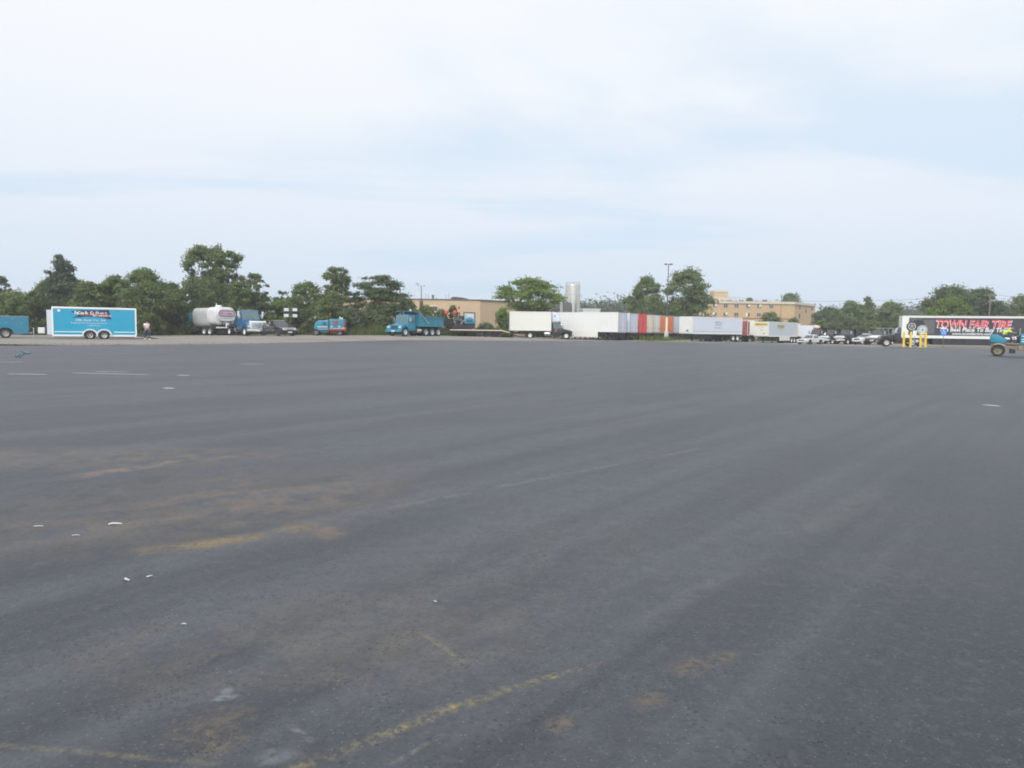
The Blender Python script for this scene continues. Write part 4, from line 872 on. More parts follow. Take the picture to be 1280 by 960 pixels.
def semi_trailer(label, px, Y, rel, L, mat, corner, H=2.75, floor=1.2, W=2.55, nose=None, rear=None, skirt=False, group='white and coloured semi trailers parked in rows', ribs=True, z=None, dz=0.0, edge=None, rim=None):
    """corner: which local corner stands at column px and depth Y, e.g. ('rear', 'L')"""
    rz = rel + view_ang(px); X = at(px, Y); zz = gz(px, Y) if z is None else z; a = R(rz)
    lx = {'rear': -L / 2, 'nose': L / 2, 'mid': 0}[corner[0]]; ly = {'L': W / 2, 'R': -W / 2, 'C': 0}[corner[1]]
    ox = X - (lx * math.cos(a) - ly * math.sin(a)); oy = Y - (lx * math.sin(a) + ly * math.cos(a))
    t = thing('semi_trailer', label, 'trailer', (ox, oy, zz + dz), rz, group); hw = W / 2; z0, z1 = floor, floor + H
    bx = box_body(t, -L / 2, L / 2, W, z0, z1, mat, ribs, 'box')
    b = MB(); b.box(L / 2 + .003, L / 2 + .05, -hw + .06, hw - .06, z0 + .1, z1 - .1, .02); b.box(L / 2 + .05, L / 2 + .07, -.3, .3, z0 + .5, z0 + .9); b.build('nose_panel', nose or mat, t)
    rear_doors(t, -L / 2, W, z0, z1, rear or mat)
    b = MB()
    for s in (-1, 1): b.box(-L / 2 + .3, L / 2 - .3, s * .5 - .06, s * .5 + .06, z0 - .25, z0 - .02)
    for x in np.arange(-L / 2 + .6, L / 2 - .3, 1.2): b.box(x - .04, x + .04, -hw + .05, hw - .05, z0 - .12, z0 - .03)
    b.box(-L / 2 + .6, -L / 2 + 2.9, -.55, .55, .5, z0 - .25)
    b.build('underframe', M_CHASSIS, t)
    for x in (-L / 2 + 1.1, -L / 2 + 2.35):
        for s in (-1, 1): wheel(t, x, s * (hw - .28), .5, .52, rim or M_CHASSIS, s)
    for s in (-1, 1):
        b = MB(); x = L / 2 - 2.6; b.box(x - .07, x + .07, s * .8 - .07, s * .8 + .07, .08, z0 - .05); b.box(x - .18, x + .18, s * .8 - .14, s * .8 + .14, .0, .08); b.tube([(x, s * .8, .5), (x - .7, s * .6, z0 - .1)], .03, 5); b.build('landing_leg', M_CHASSIS, t)
        b = MB(); b.box(-L / 2 + .42, -L / 2 + .45, s * (hw - .28) - .28, s * (hw - .28) + .28, .18, z0 - .1); b.build('mud_flap', M_RUBBER, t)
        if skirt:
            b = MB(); b.box(-L / 2 + 3.3, -L / 2 + 7.6, s * hw - .02, s * hw + .02, .42, z0 - .02); b.build('skirt_or_shade_sheet', M_WARMWHITE, t)
    b = MB(); b.box(-L / 2 - .02, -L / 2 + .08, -hw + .1, hw - .1, .42, .54); 
    for s in (-1, 1): b.box(-L / 2, -L / 2 + .08, s * .6 - .05, s * .6 + .05, .54, z0 - .1)
    b.build('rear_guard', M_CHASSIS, t); tail_lights(t, -L / 2 - .06, hw - .25, z0 - .04)
    return t, bx
def dump_body(t, x0, x1, W, z0, z1, mat, over=1.0, bar=True, slope=True):
    """open tipping body with ribbed sides, tailgate and a shield reaching over the cab"""
    hw = W / 2; th = .08; zt = z1 + .55
    b = MB()
    b.box(x0, x1, -hw + .1, hw - .1, z0, z0 + .1)
    for s in (-1, 1):
        y0, y1 = sorted((s * hw, s * (hw - th)))
        b.prism([(x0, z0), (x1, z0), (x1 + .02, zt), (x1 - .1, zt), (x1 - .85, z1), (x0, z1)], y0, y1)
    b.hexa([(x1 - th, -hw, z0), (x1, -hw, z0), (x1, hw, z0), (x1 - th, hw, z0)], [(x1 - th + .02, -hw, zt), (x1 + .02, -hw, zt), (x1 + .02, hw, zt), (x1 - th + .02, hw, zt)])
    db = b.build('dump_body', mat, t)
    b = MB()
    for x in np.linspace(x0 + .12, x1 - .5, 6):
        for s in (-1, 1):
            y0, y1 = sorted((s * hw, s * (hw + .07))); b.box(x - .05, x + .05, y0, y1, z0 + .08, z1 - .1)
    for s in (-1, 1):
        y0, y1 = sorted((s * (hw - .1), s * (hw + .09))); b.box(x0, x1 - .85, y0, y1, z1 - .1, z1 + .02, .02, 1); y0, y1 = sorted((s * hw, s * (hw + .09))); b.box(x0, x1, y0, y1, z0 - .02, z0 + .12)
    b.build('side_rib', mat, db)
    b = MB(); b.box(x0 - .07, x0, -hw - .02, hw + .02, z0, z1 - .02)
    for y in (-hw * .6, 0, hw * .6): b.box(x0 - .12, x0 - .07, y - .05, y + .05, z0 + .05, z1 - .1)
    b.build('tailgate', mat, t)
    if over:
        b = MB(); b.hexa([(x1 - .05, -hw, zt - .03), (x1 + over, -hw + .1, zt + .05), (x1 + over, hw - .1, zt + .05), (x1 - .05, hw, zt - .03)], [(x1 - .05, -hw, zt + .04), (x1 + over, -hw + .1, zt + .11), (x1 + over, hw - .1, zt + .11), (x1 - .05, hw, zt + .04)]); b.build('cab_shield', mat, db)
    if bar:
        for s in (-1, 1):
            b = MB(); b.tube([(x1 - 2.0, s * (hw + .12), z0 + .35), (x1 - .1, s * (hw + .12), zt + .05)], .035, 6); b.build('tarp_arm', M_PGREY, db)
    b = MB(); b.box(x0 + .2, x1 - .1, -.5, .5, z0 - .28, z0); b.build('hoist_frame', M_CHASSIS, t); tail_lights(t, x0 + .1, .8, .9)
def car(name, label, cat, px, Y, rel, kind, mat, group=None, dz=0.0, L=4.8, W=1.88, H=1.72, rimm=None, grillem=None):
    rz = rel + view_ang(px); X = at(px, Y); t = thing(name, label, cat, (X, Y, ground_z(X, Y) + dz), rz, group); F = L / 2; hw = W / 2
    r = .36 if kind != 'pickup' else .40; belt = {'suv': 1.08, 'sedan': .92, 'pickup': 1.15}[kind]; hz = belt - .08; cowl = F - (1.45 if kind != 'pickup' else 1.5)
    rear_b = {'suv': -F + .10, 'sedan': -F + .75, 'pickup': -.55}[kind]; rr = {'suv': -F + .45, 'sedan': -F + 1.55, 'pickup': -.42}[kind]; rf = cowl - (.75 if kind != 'pickup' else .6)
    lo = .30 if kind != 'pickup' else .42
    prof = [(-F + .12, lo), (F - .18, lo), (F - .02, lo + .15), (F, .66), (F - .06, hz - .16), (F - .35, hz - .05), (cowl, belt)]
    prof += [(-F + .05, belt), (-F, belt - .15), (-F + .01, lo + .2)] if kind != 'sedan' else [(rear_b, belt), (-F + .08, belt + .02), (-F, belt - .2), (-F + .01, lo + .2)]
    b = MB(); b.prism(prof, -hw, hw, .07, 3); body = b.build('body', mat, t, True)
    b = MB(); b.prism([(rear_b, belt - .04), (cowl + .02, belt - .04), (rf, H - .04), (rf - .15, H), (rr + .12, H), (rr, H - .05)], -hw + .05, hw - .05, .05, 3, .17); b.build('roof', mat, t, True)
    zin = lambda z: hw - .05 - .17 * (z - belt + .04) / (H - belt + .04) + .006
    def quad(P, o):
        b = MB(); b.hexa([P[0] + o, P[1] + o, P[1], P[0]], [P[3] + o, P[2] + o, P[2], P[3]]); return b
    za, zb = belt + .03, H - .12
    xf = lambda z: cowl + .02 + (rf - cowl - .02) * (z - belt + .04) / (H - belt)
    n = Vector((H - belt, 0, cowl - rf)).normalized()
    P = [Vector((xf(za), -zin(za) + .10, za)), Vector((xf(za), zin(za) - .10, za)), Vector((xf(zb), zin(zb) - .08, zb)), Vector((xf(zb), -zin(zb) + .08, zb))]
    quad([p - n * .02 for p in P], n * .032).build('windshield', M_GLASS, t)
    xr = lambda z: rear_b + (rr - rear_b) * (z - belt + .04) / (H - belt); nb = Vector((-(H - belt), 0, rr - rear_b)).normalized()
    P = [Vector((xr(za), zin(za) - .12, za)), Vector((xr(za), -zin(za) + .12, za)), Vector((xr(zb), -zin(zb) + .1, zb)), Vector((xr(zb), zin(zb) - .1, zb))]
    quad([p - nb * .02 for p in P], nb * .032).build('rear_window', M_GLASS, t)
    for s in (-1, 1):
        xs = {'suv': (-F + .55, -F + 1.35, -.15, cowl - .15), 'sedan': (-F + 1.45, -.30, -.25, cowl - .12), 'pickup': (-.42, .02, .06, cowl - .12)}[kind]
        cuts = [(xs[i], xs[i + 1]) for i in range(3)] if kind == 'suv' else [(xs[0], xs[1]), (xs[2], xs[3])]
        for i, (a0, a1) in enumerate(cuts):
            a0 += .03; a1 -= .03; tp = lambda x: max(xr(zb) + .08, min(x, xf(zb) - .08))
            P = [Vector((a0, s * zin(za), za)), Vector((a1, s * zin(za), za)), Vector((tp(a1), s * zin(zb), zb)), Vector((tp(a0), s * zin(zb), zb))]
            quad([p - Vector((0, s * .02, 0)) for p in P], Vector((0, s * .028, 0))).build('side_window', M_GLASS, t)
        for (d0, d1) in ([(-1.15, -.12), (-.08, cowl - .12)] if kind != 'pickup' else [(-.35, cowl - .15)]):
            b = MB(); y0, y1 = sorted((s * (hw - .01), s * (hw + .008))); b.box(d0, d1, y0, y1, lo + .18, belt - .08, .004, 1); d = b.build('door', mat, t)
            b = MB(); y0, y1 = sorted((s * (hw + .008), s * (hw + .03))); b.box(d0 + .08, d0 + .28, y0, y1, belt - .2, belt - .16); b.build('handle', M_CHROME, d)
        b = MB(); b.box(cowl - .22, cowl - .05, min(s * (hw - .05), s * (hw + .20)), max(s * (hw - .05), s * (hw + .20)), belt + .0, belt + .16, .04); b.build('mirror', mat, t)
        b = MB(); ym = s * (hw - .30); b.hexa([(F - .12, ym - .22, hz - .30), (F - .0, ym - .2, hz - .30), (F - .0, ym + .2, hz - .30), (F - .12, ym + .24, hz - .30)], [(F - .3, ym - .22, hz - .12), (F - .045, ym - .2, hz - .13), (F - .10, ym + .2, hz - .13), (F - .3, ym + .24, hz - .12)], .02); b.build('headlight', M_LENS, t)
        b = MB(); b.box(-F - .01, -F + .15, s * (hw - .14) - .1, s * (hw - .14) + .1, belt - .30, belt - .06, .02); b.build('tail_light', M_TAIL, t)
        for xw in (F - .95, -F + 1.0):
            b = MB(); b.lathe([(0, 0), (r + .075, 0), (r + .07, s * .012), (0, s * .012)], 'Y', (xw, s * hw, r), 24); b.build('wheel_arch', M_CHASSIS, t)
            wheel(t, xw, s * (hw - .08), r, .23, rimm or M_RIM, s, rim_r=.68)
    b = MB(); b.box(F - .05, F + .012, -hw * .5, hw * .5, hz - .34, hz - .14, .03); g = b.build('grille', grillem or M_CHROME, t)
    b = MB()
    for z in (hz - .29, hz - .24, hz - .19): b.box(F + .0, F + .02, -hw * .45, hw * .45, z - .012, z + .012)
    b.build('grille_slots', M_CHASSIS, g)
    b = MB(); b.box(F - .12, F + .03, -hw * .86, hw * .86, lo + .02, lo + .22, .05); bp = b.build('bumper', M_CHASSIS if kind == 'suv' else mat, t)
    b = MB(); b.box(F + .03, F + .04, -.26, .26, lo + .08, lo + .2); b.build('plate', M_DECALW, bp)
    if kind == 'pickup':
        b = MB(); b.box(-F + .08, -.62, -hw + .1, hw - .1, belt - .0, belt + .012); b.build('bed_cover', M_CHASSIS, t)
    return t

# --- enclosed blue trailer, its teal tow truck and the ramp
t, xc0, F, hw = truck('service_truck', 'teal utility service truck cut by the left edge, towing the bright blue trailer', 'truck', -17, 63, 180, L=6.2, W=2.0, cabm=M_TEAL, hood_len=1.25, cab_len=1.6, hood_h=1.25, cab_h=2.0, wr=.42, axles=(1.72,), rimm=M_RIM, tank=False, dz=-.02)
b = MB(); xw = -F + 1.72; pr = [(-F, .62), (-F + .02, .42), (-F + .85, .36), (xw - .62, .40)]
for k in range(9): a = PI - PI * k / 8; pr.append((xw + math.cos(a) * .55, .5 + math.sin(a) * .45))
pr += [(xw + .7, .4), (xc0 - .06, .4), (xc0 - .06, 1.93), (-F, 1.93)]
b.prism(pr, -1.0, 1.0, .02, 1); ub = b.build('utility_body', M_TEAL, t)
b = MB(); b.box(-F - .02, xc0 - .05, -1.02, 1.02, 1.93, 1.98); b.build('top_rail', M_GALV, ub)
for (a0, a1, z0, z1) in ((-F + .1, -F + 1.0, .75, 1.45), (-F + 1.08, -F + 2.3, 1.08, 1.45), (-F + .1, -F + 2.3, 1.52, 1.86)):
    for s in (-1, 1):
        b = MB(); y0, y1 = sorted((s * 1.0, s * 1.015)); b.box(a0, a1, y0, y1, z0, z1, .004, 1); d = b.build('locker_door', M_TEAL, ub)
        b = MB(); y0, y1 = sorted((s * 1.015, s * 1.035)); b.box((a0 + a1) / 2 - .06, (a0 + a1) / 2 + .06, y0, y1, z1 - .12, z1 - .07); b.build('handle', M_GALV, d)
b = MB(); b.box(-F - .25, -F, -.95, .95, .42, .55, .02); b.build('rear_step', M_GALV, t); tail_lights(t, -F - .01, .85, .8)
b = MB(); b.tube([(-F - .25, 0, .45), (-F - .42, 0, .47)], .05, 8); b.build('hitch', M_CHASSIS, t)

t = thing('enclosed_trailer', 'bright blue enclosed cargo trailer with white trim and lettering, ramp open', 'trailer', (at(119.5, 65), 65, -.02), 180 + view_ang(119.5)); z0, z1, hw, LL = .36, 2.78, 1.22, 3.22
b = MB(); b.hexa([(-LL, -hw, z0), (LL, -hw, z0), (LL, hw, z0), (-LL, hw, z0)], [(-LL, -hw, z1), (LL, -hw, z1), (LL, hw, z1), (-LL, hw, z1)]); bx = b.build('box', M_SKY, t)
b = MB(); vs = [(LL + .003, -hw + .03), (LL + .45, -.45), (LL + .45, .45), (LL + .003, hw - .03)]
v0 = [b.bm.verts.new((x, y, z0 + .02)) for x, y in vs]; v1 = [b.bm.verts.new((x, y, z1 - .22)) for x, y in vs]
fs = [b.bm.faces.new(v0[::-1]), b.bm.faces.new(v1)] + [b.bm.faces.new((v0[i], v0[(i + 1) % 4], v1[(i + 1) % 4], v1[i])) for i in range(4)]; bmesh.ops.recalc_face_normals(b.bm, faces=fs); b.build('nose', M_PGREY, t)
b = MB()
for s in (-1, 1):
    b.box(-LL - .03, LL + .02, s * hw - .03, s * hw + .025, z1 - .10, z1 + .05, .02, 1); b.box(-LL - .03, LL + .02, s * hw - .02, s * hw + .02, z0 - .12, z0 + .04)
    for x in (-LL, LL): b.box(x - .07, x + .05, s * hw - .05, s * hw + .03, z0, z1)
    b.box(.55, LL - .12, s * hw - .005, s * hw + .012, z0 + .26, z0 + .33); b.box(-LL + .12, -1.45, s * hw - .005, s * hw + .012, z0 + .26, z0 + .33)
b.build('white_trim', M_DECALW, t)
b = MB(); b.box(-LL, LL + .01, -hw + .03, hw - .03, z1 + .003, z1 + .06, .02); b.build('roof_sheet', M_WHITE, t)
b = MB(); b.box(-LL + .1, LL - .1, -.9, .9, z0 - .2, z0 - .005); b.tube([(LL + .55, -.5, .4), (LL + 1.75, 0, .45)], .05, 6); b.tube([(LL + .55, .5, .4), (LL + 1.75, 0, .45)], .05, 6); b.build('tongue', M_CHASSIS, t)
b = MB(); b.tube([(LL + 1.45, .12, .04), (LL + 1.45, .12, .95)], .045, 8); b.lathe([(0, -.02), (.12, -.02), (.12, .02), (0, .02)], 'Z', (LL + 1.45, .12, .03), 12); b.build('jack', M_GALV, t)
b = MB(); b.box(LL + .62, LL + 1.12, -.38, .38, .48, 1.0, .05); b.build('tongue_box', M_WHITE, t)
b = MB(); b.lathe([(0, -.02), (.11, -.02), (.11, .02), (0, .02)], 'Y', (LL - .5, hw + .02, 2.5), 16); b.build('vent', M_DECALW, t)
fd = MB()
for s in (-1, 1):
    y0, y1 = sorted((s * (hw - .02), s * (hw + .10))); pr = []
    for c in (-.16 - .5, -.16 + .58):
        pass
    for xa in (.42, -.68):
        pr = [(xa + math.cos(PI * k / 12) * .62, .36 + math.sin(PI * k / 12) * .56) for k in range(13)] + [(xa + math.cos(PI - PI * k / 12) * .50, .36 + math.sin(PI - PI * k / 12) * .45) for k in range(13)]
        fd.prism(pr, y0 - .004 * (xa > 0), y1 + .004 * (xa > 0))
fd.build('fender', M_WHITE, t)
for xa in (.42, -.68):
    for s in (-1, 1):
        b = MB(); b.lathe([(0, 0), (.49, 0), (.49, s * .02), (0, s * .02)], 'Y', (xa, s * hw, .42), 20); b.build('wheel_well', M_CHASSIS, t)
        wheel(t, xa, s * (hw + .0), .37, .22, M_RIM, s)
# logo: navy and red swooshes with white script lettering too fine to read
def sx_(px): return (119.5 - px) / 15.8
def sz_(py): return 1.42 + (404.2 - py) / 13.69
for s, side in ((1, 'L'), (-1, 'R')):
    o = 1 if side == 'L' else -1; y = s * hw
    def swoosh(pts, d, mat, nm):
        b = MB(); b.prism([(sx_(px) * o, sz_(py)) for px, py in pts], min(y, y + s * d), max(y, y + s * d)); b.build(nm, mat, bx)
    swoosh([(90.5, 390.3), (100, 388.6), (122, 388.2), (137, 387.6), (139.5, 399.6), (128, 397), (110, 396), (92, 398), (100, 394.5), (96, 392.5)], .008, M_DECALN, 'logo_swoosh')
    swoosh([(95, 391.6), (112, 391.2), (128, 391.6), (137, 392), (136.5, 396.6), (122, 395.6), (104, 394.8)], .014, M_DECALR if False else M_DRED, 'logo_band')
    rnd = random.Random(12)
    b = MB(); x_start = sx_(95) if side == 'L' else -sx_(131); marks(b, side, x_start, y + s * .016, sz_(393.4), 1.85, .26, rnd, .18); marks(b, side, x_start - 1.86 * o if side == 'L' else x_start + 1.86, y + s * .016, sz_(392.6), .55, .16, rnd, .2); marks(b, side, x_start - 1.4 * o, y + s * .016, sz_(395.6), 1.4, .15, rnd, .2); b.build('lettering', M_DECALW, bx)
    b = MB(); x_start = sx_(96) if side == 'L' else -sx_(133); marks(b, side, x_start, y + s * .004, sz_(401.6), 2.25, .17, rnd, .3); marks(b, side, x_start + .35 * o, y + s * .004, sz_(404.6), 2.9, .10, rnd, .3); marks(b, side, x_start - .9 * o, y + s * .004, sz_(407.6), .95, .13, rnd, .3); b.build('small_lettering', M_LILAC, bx)
b = MB(); b.hexa([(-LL - 2.1, -1.1, .0), (-LL - .06, -1.1, .30), (-LL - .06, 1.1, .30), (-LL - 2.1, 1.1, .0)], [(-LL - 2.1, -1.1, .05), (-LL - .06, -1.1, .38), (-LL - .06, 1.1, .38), (-LL - 2.1, 1.1, .05)]); b.build('ramp_door', M_CHASSIS, t)
b = MB(); b.box(-LL - .05, -LL - .032, -hw + .1, hw - .1, z0 + .02, z1 - .12); b.build('doorway_shade', M_BLACK, t); tail_lights(t, -LL - .06, hw - .06, 1.3)  # black sheet on the closed box end stands for its unlit inside

# --- white tank truck
t, xc0, F, hw = truck('tank_truck', 'white and grey asphalt tank truck with blue cab, seen from behind', 'truck', 255.5, 89, 120, L=9.4, W=2.4, cabm=M_CYAN, hoodm=M_CYAN, hood_len=1.5, cab_len=1.4, hood_h=1.75, cab_h=2.75, wr=.52, axles=(1.5, 2.75), rimm=M_RIM, style='old', dz=-.03)
def tank(t, x0, x1, cy, cz, ry, rz, mat, name, dome0=.3, dome1=.3, smooth=True, pw=.72):
    b = MB(); rings = []; prof = [(x0 - dome0, .0), (x0 - dome0 * .8, .55), (x0 - dome0 * .35, .88), (x0, 1), (x1, 1), (x1 + dome1 * .35, .88), (x1 + dome1 * .8, .55), (x1 + dome1, 0.0)]
    for x, k in prof: rings.append([b.bm.verts.new((x, cy + math.copysign(abs(math.cos(2 * PI * i / 36)) ** pw, math.cos(2 * PI * i / 36)) * ry * max(k, .01), cz + math.copysign(abs(math.sin(2 * PI * i / 36)) ** pw, math.sin(2 * PI * i / 36)) * rz * max(k, .01))) for i in range(36)])
    fs = []
    for r0, r1 in zip(rings, rings[1:]):
        for i in range(36): fs.append(b.bm.faces.new((r0[i], r0[(i + 1) % 36], r1[(i + 1) % 36], r1[i])))
    bmesh.ops.recalc_face_normals(b.bm, faces=fs); return b.build(name, mat, t, smooth)
xm = -F + 1.9
xe = min(xc0 - .45, xm + 3.3)
tk = tank(t, xm + .02, xe, 0, 2.20, 1.20, 1.18, M_GREYTANK, 'tank_jacket', .05, .2, pw=.5)
b = MB()
for x in np.arange(xm + .2, xe, .5):
    b.prism([(x - .03, 0)] * 0 or [(x - .035, 2.2), (x + .035, 2.2), (x + .035, 2.21), (x - .035, 2.21)], -1.225, 1.225)
b.build('jacket_band', M_GALV, tk)
tw = tank(t, -F + .05, xm, 0, 2.36, 1.24, 1.10, M_TANK, 'tank', .22, .02, pw=.52)
b = MB(); b.lathe([(0, -.1), (.38, -.1), (.38, .14), (.3, .2), (0, .22)], 'Z', (xm - .5, 0, 3.48), 20); b.box(xm - .9, xm + .6, -.5, .5, 3.36, 3.44); b.build('manhole', M_WHITE, tw)
b = MB(); b.tube([(xm - .2, .1, 3.5), (xm - .2, .1, 3.95)], .07, 8, .03); b.build('vent_pipe', M_WHITE, tw)
# rear sign board: rounded board with plum ring
xb = -F - .32
def oval(mb, x0, x1, hy, hz_, cz, n=10):
    pts = []
    for sgn in (1, -1):
        for k in range(n + 1):
            a = PI / 2 - PI * k / n if sgn > 0 else -PI / 2 - PI * k / n
            pts.append((sgn * (hy - hz_) + math.cos(a) * hz_, cz + math.sin(a) * hz_))
    a = [mb.bm.verts.new((x0, y, z)) for y, z in pts]; c = [mb.bm.verts.new((x1, y, z)) for y, z in pts]; m = len(pts)
    fs = [mb.bm.faces.new(a), mb.bm.faces.new(c[::-1])] + [mb.bm.faces.new((a[i], a[(i + 1) % m], c[(i + 1) % m], c[i])) for i in range(m)]; bmesh.ops.recalc_face_normals(mb.bm, faces=fs)
b = MB(); oval(b, xb - .03, xb + .25, 1.2, .72, 2.50); bd = b.build('sign_board', M_TANK, t)
b = MB(); oval(b, xb - .045, xb - .03, 1.06, .37, 2.68); b.build('sign_ring', M_DECALP, bd)
b = MB(); oval(b, xb - .055, xb - .045, .95, .26, 2.68); b.build('sign_field', M_DECALK, bd)
b = MB(); marks(b, 'B', xb - .055, .74, 2.57, 1.40, .24, random.Random(5), .22); b.build('lettering', M_DECALP, bd)
b = MB(); marks(b, 'B', xb - .03, .8, 2.10, 1.5, .10, random.Random(6), .3); b.build('small_lettering', M_DECALG, bd)
b = MB(); b.prism([(-F - .3, 1.35), (-F + 1.7, 1.2), (-F + 1.7, .9), (-F + .2, .8)], -.9, .9, .05); b.tube([(-F - .1, -.5, 1.0), (-F - .3, -.2, .75), (-F - .3, .4, .75)], .09, 8); b.build('pump_frame', M_CHASSIS, t)
b = MB(); b.tube([(-F - .45, -1.45, .98), (-F - .45, 1.45, .98)], .075, 8); b.box(-F - .55, -F - .30, -.15, .15, .95, 1.55, .04); b.build('spray_bar', M_DECALW, t)
b = MB(); b.box(-F - .35, -F - .31, -1.1, 1.1, .2, .85); b.build('mud_flap', M_RUBBER, t); tail_lights(t, -F - .36, .9, .9)
for y in (-.55, .55):
    b = MB(); b.tube([(xb + .05, y, 1.0), (xb + .05, y, 1.9)], .05, 6); b.build('strut', M_CHASSIS, t)

# --- steel blue truck, black car, floodlight tower
t, xc0, F, hw = truck('flatbed_truck', 'steel blue flatbed truck with big chrome grille facing the lot', 'truck', 307, 84.5, -69, L=7.4, W=2.4, cabm=M_NAVY, hood_len=1.7, cab_len=1.6, hood_h=1.85, cab_h=3.0, wr=.50, axles=(1.6,), grillem=M_WHITE, glassm=M_GREENGLASS, dz=-.02)
b = MB(); b.prism([(F - .30, .86), (F - .19, .86), (F - .20, 1.62), (F - .36, 1.72)], -.86, .86, .03); gs = b.build('grille_surround', M_WHITE, t, True)
b = MB(); b.box(F - .205, F - .17, -.62, .62, .94, 1.56, .02); gc = b.build('grille_mesh', M_CHROME, gs)
b = MB(); b.box(-F, xc0 - .15, -hw, hw, 1.05, 1.2, .02); fb = b.build('flatbed', M_CHASSIS, t)
b = MB(); b.box(xc0 - .2, xc0 - .12, -hw, hw, 1.2, 2.3); b.build('headboard', M_NAVY, fb); tail_lights(t, -F - .02, .9, .95)
for s in (-1, 1):
    b = MB(); b.box(F - 1.95 - .2, F - 1.95 - .05, s * (hw + .22) - .09, s * (hw + .22) + .09, 2.25, 2.85, .03); b.build('mirror', M_WHITE, t)
car('minivan', 'black people carrier parked beside the steel blue truck', 'car', 347.5, 82, -58, 'suv', M_SUV, L=4.9, W=1.95, H=1.78)
X = at(363.5, 90); t = thing('light_tower', 'mobile floodlight tower with four white lamps above the black car', 'light tower', (X, 90, gz(363, 90)), -70)
b = MB(); b.box(-1.1, 1.1, -.55, .55, .45, 1.35, .06); b.build('generator', M_CHASSIS, t); b = MB(); b.box(-1.3, 1.9, -.06, .06, .38, .47); b.build('tow_bar', M_CHASSIS, t)
for s in (-1, 1): wheel(t, 0, s * .66, .33, .2, M_RIM, s)
b = MB(); b.tube([(0, 0, 1.3), (0, 0, 3.25)], .07, 8, .05); b.build('mast', M_DARKPOLE, t)
b = MB(); b.tube([(0, -.6, 3.16), (0, .6, 3.16)], .035, 6); b.tube([(0, -.6, 2.42), (0, .6, 2.42)], .035, 6); b.build('crossbar', M_DARKPOLE, t)
for z in (2.42, 3.16):
    for y in (-.52, .52):
        b = MB(); b.hexa([(.05, y - .2, z - .16), (.22, y - .3, z - .2), (.22, y + .3, z - .2), (.05, y + .2, z - .16)], [(.05, y - .2, z + .16), (.22, y - .3, z + .2), (.22, y + .3, z + .2), (.05, y + .2, z + .16)], .03); l = b.build('floodlight', M_PGREY, t)
        b = MB(); b.box(.22, .235, y - .26, y + .26, z - .16, z + .16); b.build('lens', M_LENS, l)

M_MACHRIM = paint('grimy grey rim', (0.16, 0.16, 0.16), 0.6, grime=0.4)
# --- teal paving machine on a red chassis
X = at(413, 86); t = thing('paving_machine', 'compact teal paving machine with a dark red hatch and red chassis', 'paving machine', (X, 86, gz(413, 86)), 172 + view_ang(413))
b = MB(); b.prism([(.1, .75), (1.75, .75), (1.8, 1.0), (1.7, 1.45), (1.35, 1.78), (.1, 1.84)], -.85, .85, .10, 3); hd = b.build('engine_cover', M_CYAN, t, True)
b = MB()
for s in (-1, 1):
    for z in (1.25, 1.37, 1.49): y0, y1 = sorted((s * .85, s * .865)); b.box(.35, .8, y0, y1, z, z + .06)
b.build('louvre', M_CHASSIS, hd)
b = MB(); b.box(.12, .62, -.87, .87, 1.73, 1.78); b.box(.2, 1.4, -.862, .862, .98, 1.08); b.box(-.02, 1.75, -.86, .86, .72, .78); b.build('cover_trim', M_PGREY, hd)
b = MB(); b.box(-1.75, -.02, -1.0, 1.0, .85, 1.98, .05); cb = b.build('body', M_CYAN, t, True)
for s in (-1, 1):
    b = MB(); y0, y1 = sorted((s * 1.0, s * 1.02)); b.box(-1.05, -.42, y0, y1, 1.28, 1.78, .01, 1); ht = b.build('hatch', M_DRED, cb)
    b = MB(); y0, y1 = sorted((s * 1.02, s * 1.035)); b.box(-.78, -.5, y0, y1, 1.36, 1.7); b.build('hatch_panel', M_DECALP, ht)
    for x in (-.28, -1.2):
        b = MB(); y0, y1 = sorted((s * 1.0, s * 1.03)); b.box(x - .12, x + .12, y0, y1, 1.0, 1.12, .02); b.build('lamp', M_LENS, cb)
    b = MB(); b.box(-1.78, -1.66, s * .93 - .09, s * .93 + .09, 1.25, 1.75, .02); b.build('tail_light', M_TAIL, t)
    b = MB(); y0, y1 = sorted((s * .82, s * 1.03)); b.box(-1.82, -1.5, y0, y1, .74, 1.0, .03); b.build('corner_guard', M_ORANGE, t)
b = MB(); b.box(-1.8, .2, -.95, .95, .62, .82, .03); b.box(-1.2, -.1, -.6, .6, .3, .62); b.build('chassis', M_DRED, t)
b = MB(); b.box(.1, 1.7, -.7, .7, .38, .74, .04); b.build('belly_pan', M_DTEAL, t)
b = MB(); b.box(-1.75, -.05, -1.012, 1.012, .83, .87); b.build('trim_strip', M_DECALW, t)
for x, r in ((1.55, .40), (-1.2, .34)):
    for s in (-1, 1): wheel(t, x, s * .82, r, .28, M_MACHRIM, s)
b = MB(); b.tube([(1.6, .5, 1.3), (1.75, .5, 1.95), (1.7, .5, 2.05)], .04, 6); b.build('grab_rail', M_CHASSIS, t); b = MB(); b.lathe([(0, 0), (.1, 0), (.1, .16), (.05, .22), (0, .22)], 'Z', (1.7, .5, 2.02), 12); b.build('mirror', M_GALV, t)
b = MB(); b.tube([(-1.1, -.3, 1.95), (-1.1, -.3, 2.3)], .06, 8); b.lathe([(0, 0), (.11, 0), (.09, .2), (0, .2)], 'Z', (-1.4, .2, 1.97), 12); b.build('stack', M_WHITE, t); b = MB(); b.tube([(.0, .3, 1.9), (-.05, .3, 2.55)], .02, 5); b.lathe([(0, 0), (.09, 0), (.09, .14), (0, .18)], 'Z', (-.05, .3, 2.55), 12); b.build('beacon', M_LAMPO, t)
